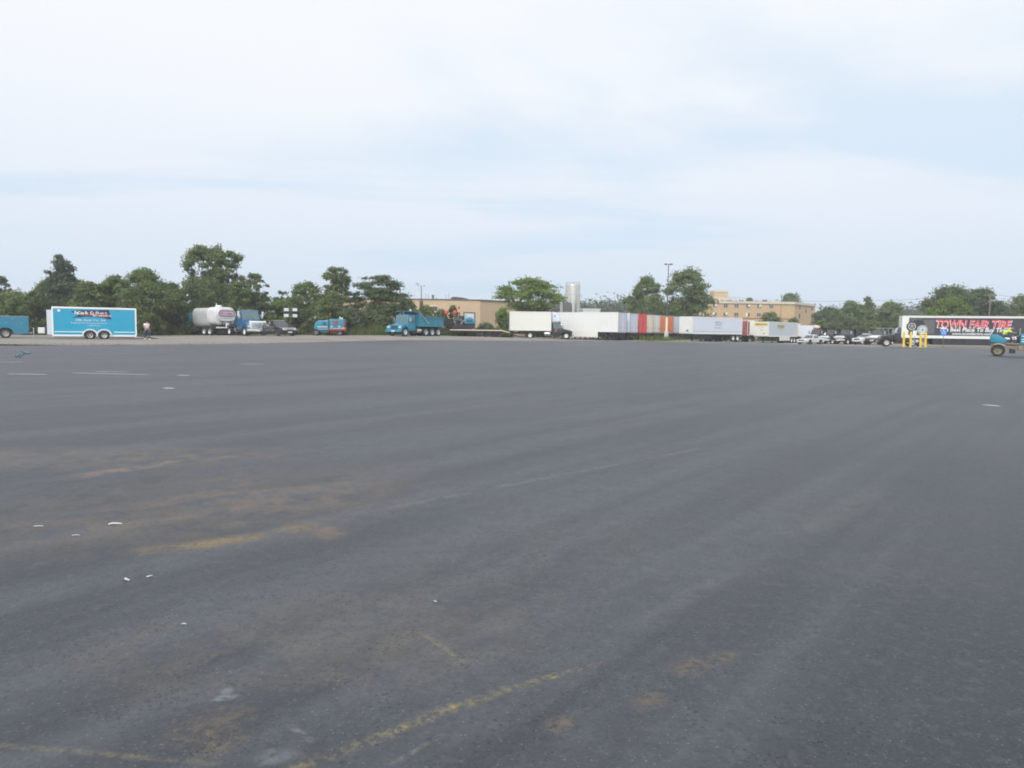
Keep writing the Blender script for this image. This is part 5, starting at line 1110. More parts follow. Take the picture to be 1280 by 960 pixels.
b = MB(); b.tube([(-.4, -.4, 1.95), (-.4, -.4, 2.12), (-.4, .4, 2.12), (-.4, .4, 1.95)], .025, 6); b.build('handrail', M_CHASSIS, t)

# --- blue dump truck
t, xc0, F, hw = truck('dump_truck', 'old cyan blue tri axle dump truck parked in front of the tan building', 'dump truck', 519, 91, 231, L=8.6, W=2.4, cabm=M_CYAN, hoodm=M_CYAN, style='old', hood_len=1.4, cab_len=1.5, hood_h=1.65, cab_h=2.65, wr=.53, axles=(.95, 2.25, 3.55), rimm=M_PGREY, bumperm=M_CYAN, grillem=M_NAVY, dz=-.05, glassm=M_GREENGLASS)
dump_body(t, -F, xc0 - .25, 2.4, 1.25, 2.45, M_CYAN, over=1.6)
b = MB(); b.tube([(xc0 - .12, -1.0, 1.0), (xc0 - .12, -1.0, 3.15)], .07, 8); b.build('exhaust_stack', M_CHROME, t)
b = MB(); b.lathe([(0, -.12), (.1, -.12), (.13, 0), (.1, .12), (0, .12)], 'Z', (xc0 + .3, .4, 3.22), 12); b.build('beacon', M_LENS, t)
# --- lowboy with a paver on it
def lowboy():
    px0 = 607; Y = 99; t = thing('lowboy_trailer', 'low black equipment trailer with pale deck edge and ramps down at its right end', 'trailer', (at(px0, Y), Y, gz(px0, Y) - .06), 180 + view_ang(px0)); hw = 1.25
    b = MB(); b.prism([(4.9, .72), (4.9, .98), (-2.2, .98), (-4.4, .30), (-4.6, .18), (-4.4, .16), (-2.4, .72)], -hw, hw); dk = b.build('deck', M_CHASSIS, t)
    b = MB(); 
    for s in (-1, 1): y0, y1 = sorted((s * hw, s * (hw + .03))); b.prism([(4.9, .90), (4.9, 1.0), (-2.2, 1.0), (-3.3, .70), (-3.3, .62), (-2.2, .90)], y0, y1)
    b.build('deck_edge', M_CREAM, dk)
    b = MB()
    for k in range(6): y = -hw + .2 + k * .42; b.box(-2.1, 4.85, y - .18, y + .18, .982, 1.02)
    b.build('deck_plank', M_WOOD, dk)
    for x in (.0, -.95, -1.9, .95):
        for s in (-1, 1): wheel(t, x, s * .98, .42, .42, M_CHASSIS, s)
    b = MB(); b.hexa([(-6.2, -1.1, .0), (-4.5, -1.1, .1), (-4.5, 1.1, .1), (-6.2, 1.1, .0)], [(-6.2, -1.1, .06), (-4.5, -1.1, .24), (-4.5, 1.1, .24), (-6.2, 1.1, .06)]); b.build('ramp', M_CHASSIS, t)
    b = MB(); b.prism([(4.9, .75), (7.1, .55), (7.1, .7), (4.9, .95)], -.35, .35); b.tube([(6.2, .3, .05), (6.2, .3, .6)], .06, 6); b.build('drawbar', M_CHASSIS, t)
    for s in (-1, 1):
        b = MB(); b.box(-2.6, -2.5, s * 1.1 - .1, s * 1.1 + .1, .6, .72); b.build('tail_light', M_TAIL, t)
    return t
lowboy()
def paver():
    px0 = 576; Y = 99; t = thing('asphalt_paver', 'black and teal asphalt paver with red caps loaded on the low trailer', 'paver', (at(px0, Y), Y, gz(px0, Y) + .94), 180 + view_ang(px0))
    for s in (-1, 1):
        b = MB(); pr = [(-1.55 + math.cos(a) * .3, .33 + math.sin(a) * .3) for a in np.linspace(PI / 2, 1.5 * PI, 9)] + [(1.0 + math.cos(a) * .3, .33 + math.sin(a) * .3) for a in np.linspace(-PI / 2, PI / 2, 9)]
        y0, y1 = sorted((s * .75, s * 1.08)); b.prism(pr, y0, y1, .02, 1); tr = b.build('track', M_RUBBER, t)
        b = MB()
        for x in (-1.55, -.9, -.3, .3, 1.0): b.lathe([(0, 0), (.2, 0), (.2, s * .05), (0, s * .05)], 'Y', (x, s * 1.08, .33), 14); b.build('track_roller', M_CHASSIS, tr); b = MB()
    b = MB(); b.box(-1.9, 1.2, -.72, .72, .35, .95, .04); b.build('frame', M_CHASSIS, t)
    b = MB(); b.prism([(-1.95, .75), (-.55, .75), (-.55, 1.55), (-1.2, 1.72), (-1.95, 1.35)], -.95, .95, .10, 3); eh = b.build('engine_hood', M_TEAL, t, True)
    b = MB()
    for s in (-1, 1):
        for k in range(5): y0, y1 = sorted((s * .95, s * .965)); b.box(-1.55 + k * .17, -1.46 + k * .17, y0, y1, .95, 1.35)
    b.build('louvre', M_CHASSIS, eh)
    b = MB(); b.box(-.5, 1.0, -.85, .85, .95, 1.62, .05); b.box(-.5, .3, -.9, .9, 1.62, 1.85, .04); b.build('conveyor_housing', M_BLACK, t)
    for s in (-1, 1):
        b = MB(); b.hexa([(1.05, s * .3, .6), (2.35, s * .3, .45), (2.35, s * 1.1, .6), (1.05, s * 1.1, .7)] if s > 0 else [(1.05, -1.1, .7), (2.35, -1.1, .6), (2.35, -.3, .45), (1.05, -.3, .6)], [(1.05, s * .35, .7), (2.35, s * .35, .55), (2.35, s * 1.25, 1.35), (1.05, s * 1.25, 1.45)] if s > 0 else [(1.05, -1.25, 1.45), (2.35, -1.25, 1.35), (2.35, -.35, .55), (1.05, -.35, .7)]); b.build('hopper_wing', M_CHASSIS, t)
        b = MB(); b.box(.15, .65, s * .6 - .25, s * .6 + .25, 1.85, 1.95, .03); b.box(.1, .2, s * .6 - .25, s * .6 + .25, 1.95, 2.35, .04); b.build('seat', M_BLACK, t)
    for x, z in ((2.0, 2.18), (.85, 2.22)):
        b = MB(); b.tube([(x, .75, .8), (x, .75, z)], .035, 6); p = b.build('post', M_CHASSIS, t); b = MB(); b.lathe([(0, -.12), (.24, -.1), (.27, .06), (.2, .3), (.05, .36), (0, .36)], 'Z', (x, .75, z), 14); b.build('red_cap', M_RED, p, True)
    b = MB(); b.tube([(.5, .85, 1.6), (.62, .85, 2.0)], .03, 6); b.lathe([(.16, -.015), (.19, 0), (.16, .015), (.16, -.015)], 'Z', (.62, .8, 2.0), 16); b.build('steering_wheel', M_CHASSIS, t)
    rnd = random.Random(8)
    b = MB()
    for k in range(14): x = rnd.uniform(-.3, 2.2); z = rnd.uniform(.7, 1.6); b.tube([(x, .9 + rnd.random() * .2, z), (x + rnd.uniform(-.3, .3), 1.0 + rnd.random() * .15, z + rnd.uniform(-.3, .3)), (x + rnd.uniform(-.5, .5), .95, z + rnd.uniform(-.4, .4))], .03, 5)
    b.build('hydraulic_hose', M_GALV, t)
    b = MB(); b.tube([(-.7, -.4, 1.5), (-.7, -.4, 2.15)], .055, 8); b.build('exhaust_stack', M_GALV, t)
paver()
# --- white box truck and the trailer rows
t, xc0, F, hw = truck('box_truck', 'white box truck with a black cab and white roof fairing, facing right', 'truck', 677.5, 104.5, -5, L=9.3, W=2.35, cabm=M_BLACK, hood_len=1.35, cab_len=1.55, hood_h=1.45, cab_h=2.45, wr=.46, axles=(3.0,), rimm=M_WRIM, glassm=M_GREENGLASS)
bx = box_body(t, -F, xc0 - .12, 2.5, 1.15, 3.86, M_WARMWHITE, False); rear_doors(t, -F - .003, 2.5, 1.15, 3.86, M_WARMWHITE); tail_lights(t, -F - .09, 1.0, 1.0)
b = MB(); b.prism([(xc0 + .02, 2.5), (xc0 + 1.25, 2.5), (xc0 + 1.2, 2.75), (xc0 + .55, 3.75), (xc0 + .02, 3.95)], -1.0, 1.0, .06, 2); fr = b.build('roof_fairing', M_LILAC, t, True)
for s in (-1, 1):
    b = MB(); y0, y1 = sorted((s * 1.0, s * 1.012)); b.prism([(xc0 + .28, 3.2), (xc0 + .38, 3.08), (xc0 + .5, 3.2), (xc0 + .46, 3.42), (xc0 + .38, 3.5), (xc0 + .3, 3.42)], y0, y1); b.build('emblem', M_DECALG, fr)
    b = MB(); y0, y1 = sorted((s * 1.06, s * 1.09)); b.prism([(xc0 + .35, 1.0), (xc0 + .8, 1.0), (xc0 + .7, 1.35), (xc0 + .5, 1.5)], y0, y1); b.build('door_emblem', M_DRED, t)
G1 = 'white and coloured semi trailers parked in rows'
st = semi_trailer('long white semi trailer with pale skirt behind the black box truck cab', 782.5, 104, 154, 12.2, M_WHITE, ('rear', 'R'), H=2.82, floor=1.2, rear=M_LILAC, skirt=True)
for lab, px, Y, m, nose in (('white trailer between the long white one and the red one, pale blue doors', 796.5, 107.2, M_LILAC, M_WHITE),
                      ('bright red trailer standing between the white and the cream ones', 807.2, 110.2, M_RED, M_RED),
                      ('cream trailer with stained doors right beside the bright red one', 815.6, 113.0, M_CREAM, M_CREAM),
                      ('off white trailer between the cream and the orange ones', 824.2, 115.6, M_WARMWHITE, M_WARMWHITE),
                      ('orange trailer to the left of the lamp post base', 831.2, 118.2, M_ORANGE, M_ORANGE),
                      ('orange trailer to the right of the lamp post base', 841.0, 121.0, M_ORANGE, M_ORANGE),
                      ('pale lilac trailer between the orange one and the white trailer nose', 849.0, 123.6, M_LILAC, M_LILAC)):
    semi_trailer(lab, px, Y, 154, 12.2, m, ('rear', 'R'), H=2.78, floor=1.2, rear=m, nose=nose)
s9, b9 = semi_trailer('pale lilac semi trailer with small grey lettering and a white nose', 865.4, 110, 233, 13.1, M_LILAC, ('nose', 'L'), H=2.66, floor=1.14, nose=M_WHITE, ribs=False, rim=M_WRIM)
b = MB(); b.box(-3.4, 6.0, -.9, -.86, .25, 1.0); b.build('skirt_or_shade_sheet', M_BLACK, s9)  # black sheet standing in for the shade under this trailer
b = MB(); rnd = random.Random(21)
for z, w in ((2.9, 1.9), (2.52, 1.7), (2.02, 1.9)): b = MB(); marks(b, 'L', .9, 1.28, z, w, .24, rnd, .3); b.build('lettering', M_DECALG, b9)
b = MB(); b.box(-6.5, 6.5, 1.278, 1.286, 1.52, 1.57); b.build('stripe', M_DECALG, b9)
b = MB(); b.box(6.6, 6.64, .15, .5, 1.5, 1.75, .02); b.build('connector_box', M_CHASSIS, s9)
a_ = s9.rotation_euler.z; q_ = Vector(s9.location) + Vector((math.sin(a_), -math.cos(a_), 0)) * 3.3 + Vector((math.cos(a_), math.sin(a_), 0)) * -3.7  # unseen trailer added to keep light out from under the lilac one
h_, hb_ = semi_trailer('short white trailer added out of sight behind the pale lilac one to block light under it', 880, 120, 233, 6.5, M_WHITE, ('mid', 'C'), H=2.4, floor=1.14, ribs=False); h_.location = (q_.x, q_.y, ground_z(q_.x, q_.y)); h_.rotation_euler.z = a_
semi_trailer('faded dark red trailer seen end on between two pale trailers', 934.0, 123, 268, 8.5, M_DRED, ('nose', 'L'), H=2.55, floor=1.15)
semi_trailer('cream trailer seen end on, right of the faded dark red one', 942.0, 134, 268, 8.5, M_CREAM, ('nose', 'L'), H=2.75, floor=1.2, nose=M_WARMWHITE)
s12, b12 = semi_trailer('pale grey trailer with a yellow sign on its nose and a yellow side badge', 960.3, 120, 246, 12.0, M_PGREY, ('nose', 'L'), H=2.5, floor=1.12, nose=M_WARMWHITE, ribs=False, skirt=True, rim=M_WRIM)
b = MB(); b.box(6.052, 6.062, -1.12, 1.12, 2.95, 3.42); pn = b.build('yellow_banner', M_AMBER, s12)
b = MB(); marks(b, 'F', 6.062, -.95, 3.05, 1.85, .26, random.Random(31), .25); b.build('lettering', M_DECALG if False else M_DARKPOLE, pn)
b = MB(); rnd = random.Random(32); [(marks(b, 'F', 6.052, *q, rnd, .3), b.build('lettering', M_DECALG, s12), globals().__setitem__('b', MB())) for q in ((-.7, 2.68, 1.3, .12), (-.25, 2.3, .7, .10), (-.1, 1.95, .3, .25), (.35, 1.5, .3, .34))]
b = MB(); b.box(-.3, 2.6, 1.278, 1.286, 2.62, 3.12, .004, 1); yb = b.build('yellow_badge', M_AMBER, b12)
b = MB(); marks(b, 'L', 2.4, 1.287, 2.9, 2.4, .18, random.Random(33), .2); marks(b, 'L', 2.3, 1.287, 2.67, 2.3, .16, random.Random(34), .2); b.build('lettering', M_DARKPOLE, yb)
b = MB(); marks(b, 'L', 2.0, 1.277, 2.4, 1.6, .1, random.Random(35), .2); b.build('lettering', M_DECALN, b12)
semi_trailer('cream trailer seen end on between the grey badge trailer and the white car', 998.5, 131, 268, 9.0, M_CREAM, ('nose', 'L'), H=2.35, floor=1.15, nose=M_CREAM)
t, xc0, F, hw = truck('box_truck', 'white box truck with a red cab behind the parked white car', 'truck', 1007.0, 133, -2, L=7.6, W=2.3, cabm=M_RED, hood_len=.9, cab_len=1.3, hood_h=1.5, cab_h=2.75, wr=.46, axles=(2.0,))
bx = box_body(t, -F, xc0 - .1, 2.4, 1.1, 3.15, M_LILAC, True); rear_doors(t, -F - .003, 2.4, 1.1, 3.15, M_WHITE); tail_lights(t, -F - .09, 1.0, .9)
b = MB(); b.prism([(xc0 + .02, 2.78), (xc0 + 1.1, 2.78), (xc0 + .8, 3.15), (xc0 + .02, 3.3)], -.9, .9, .06); b.build('roof_fairing', M_WARMWHITE, t)

# --- cars and dump trucks at the right
G2 = 'cars and small trucks parked at the right side of the lot'
car('parked_car', 'silver white car, leftmost of the parked row, in front of the red cab', 'car', 1013, 112, 234, 'sedan', M_PGREY2, G2, L=4.5, W=1.85, H=1.52, grillem=M_CHASSIS)
def dark_dump(label, px, Y, rel, hoodm, cab_h=2.3, fx=0):
    white = hoodm is M_WHITE; hoodm = M_BLACK
    t, xc0, F, hw = truck('dump_truck', label, 'dump truck', px, Y, rel, L=6.4, W=2.2, cabm=M_BLACK, hoodm=hoodm, fenderm=M_BLACK, hood_len=1.15, cab_len=1.5, hood_h=1.45, cab_h=cab_h, wr=.42, axles=(1.4,), bumperm=M_CHROME, grillem=M_GALV, group='dark dump trucks parked at the right', tank=False)
    dump_body(t, -F, xc0 - .15, 2.2, 1.0, 1.85, M_BLACK, over=.9, bar=False)
    if white:
        b = MB(); b.prism([(F - .5, .88), (F - .20, .88), (F - .24, 1.22), (F - .5, 1.34)], -.70, .70, .04); nz_ = b.build('hood_nose', M_WHITE, t, True)
        b = MB(); b.box(F - .215, F - .19, -.45, .45, .94, 1.14, .01); b.build('grille_mesh', M_GALV, nz_)
    return t
dark_dump('black dump truck half hidden behind the leftmost silver white car, chrome grille', 1027.5, 118, 232, M_BLACK, 2.35)
dark_dump('black dump truck with white nose, left one of the white nosed pair', 1043.5, 117, 236, M_WHITE)
dark_dump('black dump truck with white nose, right one of the white nosed pair', 1062, 116, 238, M_WHITE)
car('pickup_truck', 'white pickup truck with a dark grille right of the dump trucks', 'pickup', 1084.5, 112, 232, 'pickup', M_PGREY2, G2, L=5.0, W=1.9, H=1.72, grillem=M_CHASSIS)
t, xc0, F, hw = truck('utility_truck', 'white hooded utility truck between the white pickup and the black tractor unit', 'truck', 1101, 111, 245, L=6.0, W=2.1, cabm=M_BLACK, hoodm=M_WHITE, fenderm=M_BLACK, hood_len=1.2, cab_len=1.5, hood_h=1.45, cab_h=2.2, wr=.42, axles=(1.4,), grillem=M_CHROME, bumperm=M_BLACK, tank=False)
b = MB(); b.box(-F, xc0 - .1, -1.05, 1.05, .8, 1.5, .03); b.box(-F, xc0 - .1, -1.0, 1.0, 1.5, 1.58); b.build('utility_body', M_BLACK, t); tail_lights(t, -F - .02, .85, .9)
b = MB(); 
for x in (-F + .3, -F + 1.5, xc0 - .4):
    for s in (-1, 1): b.tube([(x, s * .95, 1.55), (x, s * .95, 2.55)], .04, 6)
    b.tube([(x, -.95, 2.55), (x, .95, 2.55)], .04, 6)
for s in (-1, 1): b.tube([(-F + .2, s * .95, 2.57), (xc0 + 1.2, s * .95, 2.57)], .04, 6)
b.build('ladder_rack', M_GALV, t)

# --- black tractor unit with the long black trailer
PXT, YT = 1126.5, 94.0; RELT = 160 - view_ang(1200)
trl, tbx = semi_trailer('long charcoal semi trailer with white frame and big red and white lettering', PXT, YT, 160 - view_ang(PXT), 16.2, M_WHITE, ('nose', 'L'), H=2.86, floor=1.18, W=2.6, ribs=False, group=None)
hl = 16.2 / 2; z0 = 1.18; z1 = z0 + 2.86; yf = 1.3
for s in (-1, 1):
    b = MB(); b.box(-hl + 3.4, hl - 3.6, s * 1.22 - .02, s * 1.22 + .02, .32, z0 - .05); b.build('skirt_or_shade_sheet', M_BLACK, trl)  # black sheets put in for the shade below the trailer floor
    b = MB(); y0, y1 = sorted((s * yf, s * (yf + .012))); b.box(-hl + .35, hl - .75, y0, y1, z0 + .34, z1 - .24); pan = b.build('graphic_panel', M_PANEL, tbx)
    side = 'L' if s > 0 else 'R'; o = 1 if s > 0 else -1; k = Y0k = 9.45
    def along(px):
        q = Vector(trl.location); ar = trl.rotation_euler.z; cx_, sx2 = math.cos(ar), math.sin(ar); nx, ny = q.x + hl * cx_ - yf * sx2, q.y + hl * sx2 + yf * cx_; kk = at(px, 92.0, 2.5) / 92.0
        return (kk * ny - nx) / (-cx_ + kk * sx2)
    def X_(px): return hl - along(px)
    def Z_(py, px=1200): return z0 + .34 + (z1 - z0 - .58) * (1 - (py - 397.0) / 24.0)
    if s < 0:
        def X_(px): return -hl + along(px)
    yy = s * (yf + .012)
    # a grey wheel, a tyre and a light panel drawn on the side
    def disc(px, py, r, mat, nm, d, ri=0.0):
        b = MB(); b.lathe([(ri, 0), (r, 0), (r, s * d), (ri, s * d)] + ([(ri, 0)] if ri else []), 'Y', (X_(px), yy, Z_(py)), 26); return b.build(nm, mat, pan)
    b = MB(); xa, xb = sorted((X_(1138), X_(1152))); y0, y1 = sorted((yy, yy + s * .004)); b.box(xa, xb, y0, y1, Z_(404), Z_(398.2)); b.build('grey_square', M_DARKPOLE, pan)
    b = MB(); xa, xb = sorted((X_(1154), X_(1168))); b.box(xa, xb, y0, y1, Z_(418.5), Z_(399.5)); b.build('grey_column', M_DARKPOLE, pan)
    disc(1139.6, 409, .62, M_BLACK, 'tyre_picture', .008); disc(1140.0, 409, .46, M_RIM, 'rim_picture', .014, .36); disc(1140, 409, .1, M_RIM, 'hub_picture', .014)
    b = MB()
    for q in range(5):
        a = 2 * PI * q / 5 + .3; b.tube([(X_(1140), yy + s * .008, Z_(409)), (X_(1140) + math.cos(a) * .4, yy + s * .008, Z_(409) + math.sin(a) * .4)], .045, 4)
    b.build('spoke_picture', M_RIM, pan)
    disc(1147.5, 407, .75, M_BLACK, 'tyre_picture', .006); disc(1153, 413.5, .62, M_GALV, 'wheel_picture', .012, .2); disc(1153.5, 413.5, .34, M_PGREY, 'hub_picture', .018, .12)
    zt = Z_(409.5); h1 = 1.34
    wid = abs(X_(1264) - X_(1170))
    def put(body, size, mat, px, z, dy, bold, shear, wtarget, nm):
        o_ = text_obj(body, size, mat, pan, (0, 0, 0), side, bold, shear, 1.0, nm, thick=.004)
        xs = [v.co.x for v in o_.data.vertices]; wx = max(xs) - min(xs); f = wtarget / wx; ref = max(xs) if s > 0 else min(xs); x0 = X_(px) if s > 0 else X_(px)
        for v in o_.data.vertices: v.co.x = x0 + (v.co.x - ref) * f; v.co.y += yy + s * dy; v.co.z += z
        return o_
    put('TOWN FAIR TIRE', 1.36, M_DECALW, 1169.6, zt - .05, .010, .045, .18, wid + .12, 'lettering')
    put('TOWN FAIR TIRE', 1.36, M_DECALR, 1170.4, zt + .0, .016, .022, .18, wid, 'lettering')
    put('The Best Place To Buy Tires!', .70, M_DECALW, 1174.5, Z_(415.2), .012, .020, .12, abs(X_(1263) - X_(1174.5)), 'lettering')
    put('www.townfairtire.com', .44, M_DECALW, 1190.5, Z_(419.6), .012, .016, .1, abs(X_(1240) - X_(1190.5)), 'lettering')
a = trl.rotation_euler.z; fx = Vector((math.cos(a), math.sin(a), 0)); ctr = Vector(trl.location)
pt = ctr + fx * (hl + .15)
t, xc0, F, hw = truck('tractor_unit', 'black semi tractor with a sloping hood coupled to the charcoal trailer', 'truck', 1120, 95, 0, L=6.3, W=2.4, cabm=M_BLACK, hood_len=1.75, cab_len=1.7, hood_h=1.62, cab_h=2.55, wr=.5, axles=(1.0, 2.25), rimm=M_RIM, bumperm=M_BLACK, grillem=M_CHROME)
t.rotation_euler.z = a; q = pt - fx * 0.55; t.location = (q.x, q.y, trl.location.z)
b = MB(); b.box(-F + .6, -F + 2.4, -.5, .5, .98, 1.10, .03); b.build('fifth_wheel', M_CHASSIS, t)
b = MB(); b.box(xc0 + .1, xc0 + .35, hw - .16, hw + .02, .45, .55); b.box(xc0 - .9, xc0 - .2, hw - .16, hw + .01, .58, .66); b.box(xc0 - .9, xc0 - .2, hw - .16, hw + .01, .88, .96); b.build('side_step', M_CHROME, t)

# --- bollards, signs
for lab, px, Y, top in (('leftmost yellow bollard, nearest the black tractor unit wheel', 1129.3, 81.5, 414.4), ('second yellow bollard from the left, beside the white notice post', 1137.8, 81.0, 414.6), ('third yellow bollard, left one of the close pair', 1150.2, 80.5, 416.0), ('fourth yellow bollard, rightmost, nearest the blue parking sign', 1156.4, 80.5, 415.6)):
    X = at(px, Y); t = thing('bollard', lab, 'bollard', (X, Y, 0), 0, 'yellow bollards in front of the charcoal trailer'); H = height(px + .5, top, Y); rr = .12
    b = MB(); b.lathe([(0, -.2), (rr, -.2), (rr, H - .12), (rr * .85, H - .05), (rr * .45, H), (0, H + .01)], 'Z', n=20); b.build('post', M_YELLOW, t, True)
    b = MB(); b.lathe([(0, 0), (rr + .07, 0), (rr + .05, .05), (0, .05)], 'Z', n=20); b.build('footing', M_CONC, t)
Y = 81.3; X = at(1142.3, Y); t = thing('notice_post', 'small white notice on a thin post among the yellow bollards', 'sign', (X, Y, 0), -20)
b = MB(); b.tube([(0, 0, -.1), (0, 0, 1.9)], .03, 8); b.build('post', M_GALV, t); b = MB(); b.box(-.19, .19, -.05, -.03, 1.33, 1.88, .008, 1); pl = b.build('plate', M_DECALW, t)
b = MB(); rnd = random.Random(3); 
for z in (1.72, 1.6, 1.48): b = MB(); marks(b, 'R', -.14, -.05, z, .24, .05, rnd, .3, .004); b.build('lettering', M_DECALG, pl)
Y = 80.8; X = at(1153.2, Y); t = thing('white_box', 'white meter box mounted between the close pair of yellow bollards', 'meter box', (X, Y, 0), -25)
b = MB(); b.tube([(0, 0, -.1), (0, 0, 1.3)], .04, 8); b.build('post', M_GALV, t); b = MB(); b.box(-.18, .18, -.13, .1, 1.15, 1.62, .03); bb = b.build('case', M_WHITE, t); b = MB(); b.box(-.1, .1, -.15, -.13, 1.42, 1.52); b.build('window', M_WINDOW, bb)
Y = 80.0; X = at(1178.6, Y); t = thing('parking_sign', 'blue accessible parking sign on a thin post in front of the charcoal trailer', 'sign', (X, Y, 0), -24)
b = MB(); b.box(-.03, .03, -.02, .02, -.2, 2.2); b.build('post', M_DARKPOLE, t); b = MB(); b.box(-.30, .30, -.04, -.022, 1.42, 2.10, .01, 1); pl = b.build('plate', M_SIGNBLUE, t)
b = MB(); b.lathe([(0, -.052), (.045, -.052), (.045, -.041), (0, -.041)], 'Y', (-.04, 0, 2.0), 12); b.tube([(-.03, -.046, 1.94), (-.01, -.046, 1.76), (.11, -.046, 1.75), (.15, -.046, 1.58)], .025, 6); b.tube([(-.02, -.046, 1.87), (.09, -.046, 1.87)], .02, 6)
b.tube([(-.02 + math.cos(q) * .14, -.046, 1.66 + math.sin(q) * .14) for q in np.linspace(R(120), R(390), 16)], .02, 6); b.build('wheelchair_symbol', M_DECALW, pl)
b = MB(); b.box(-.3, .3, -.04, -.022, 2.12, 2.2); b.build('white_strip', M_DECALW, t)
# loose stones along the edge of the asphalt
def stones():
    rnd = random.Random(41); V, F = [], []
    for _ in range(2600):
        px = rnd.uniform(-40, 1240); p = pix_ground(px, lerp(px, [q[0] for q in EDGE], [q[1] for q in EDGE])); Y = p.y + rnd.gauss(.4, 2.2); X = at(px, Y); z = max(0.0, ground_z(X, Y)); r = rnd.uniform(.015, .05); i = len(V)
        for q in range(5): a = 2 * PI * q / 5; V.append((X + math.cos(a) * r * rnd.uniform(.7, 1.3), Y + math.sin(a) * r * rnd.uniform(.7, 1.3), z - .01))
        V.append((X, Y, z + r * rnd.uniform(.5, 1.0)))
        for q in range(5): F.append((i + q, i + (q + 1) % 5, i + 5))
    o = link('loose_gravel', mesh_np('loose_gravel', V, F), paint('dull gravel stones', (0.15, 0.135, 0.12), 0.95, grime=0.5, gcol=(0.09, 0.085, 0.08), scale=3)); o['kind'] = 'stuff'; tag(o, 'loose gravel scattered along the far edge of the asphalt', 'gravel')
stones()
# ------------------------------------------------------------------ people
def skin_obj(name, chains, mat, parent, sub=1):
    """chains: list of (verts [(x, y, z, r)], edges, root index); all in one mesh"""
    vs, es, rs, roots = [], [], [], []
    for V, E_, root in chains:
        o = len(vs); vs += [v[:3] for v in V]; rs += [v[3] for v in V]; es += [(a + o, b + o) for a, b in E_]; roots.append(root + o)
    me = bpy.data.meshes.new(name); me.from_pydata(vs, es, []); o = link(name, me, mat, parent)
    m = o.modifiers.new('skin', 'SKIN'); m.use_smooth_shade = True
    if not me.skin_vertices: raise RuntimeError('no skin layer')
    for i, r in enumerate(rs): d = me.skin_vertices[0].data[i]; d.radius = (r, r) if not isinstance(r, tuple) else r; d.use_root = i in roots
    s = o.modifiers.new('subsurf', 'SUBSURF'); s.levels = sub; s.render_levels = sub
    dg = bpy.context.evaluated_depsgraph_get(); new = bpy.data.meshes.new_from_object(o.evaluated_get(dg)); o.modifiers.clear(); o.data = new
    if not new.materials: new.materials.append(mat)
    for p in new.polygons: p.use_smooth = True
    return o
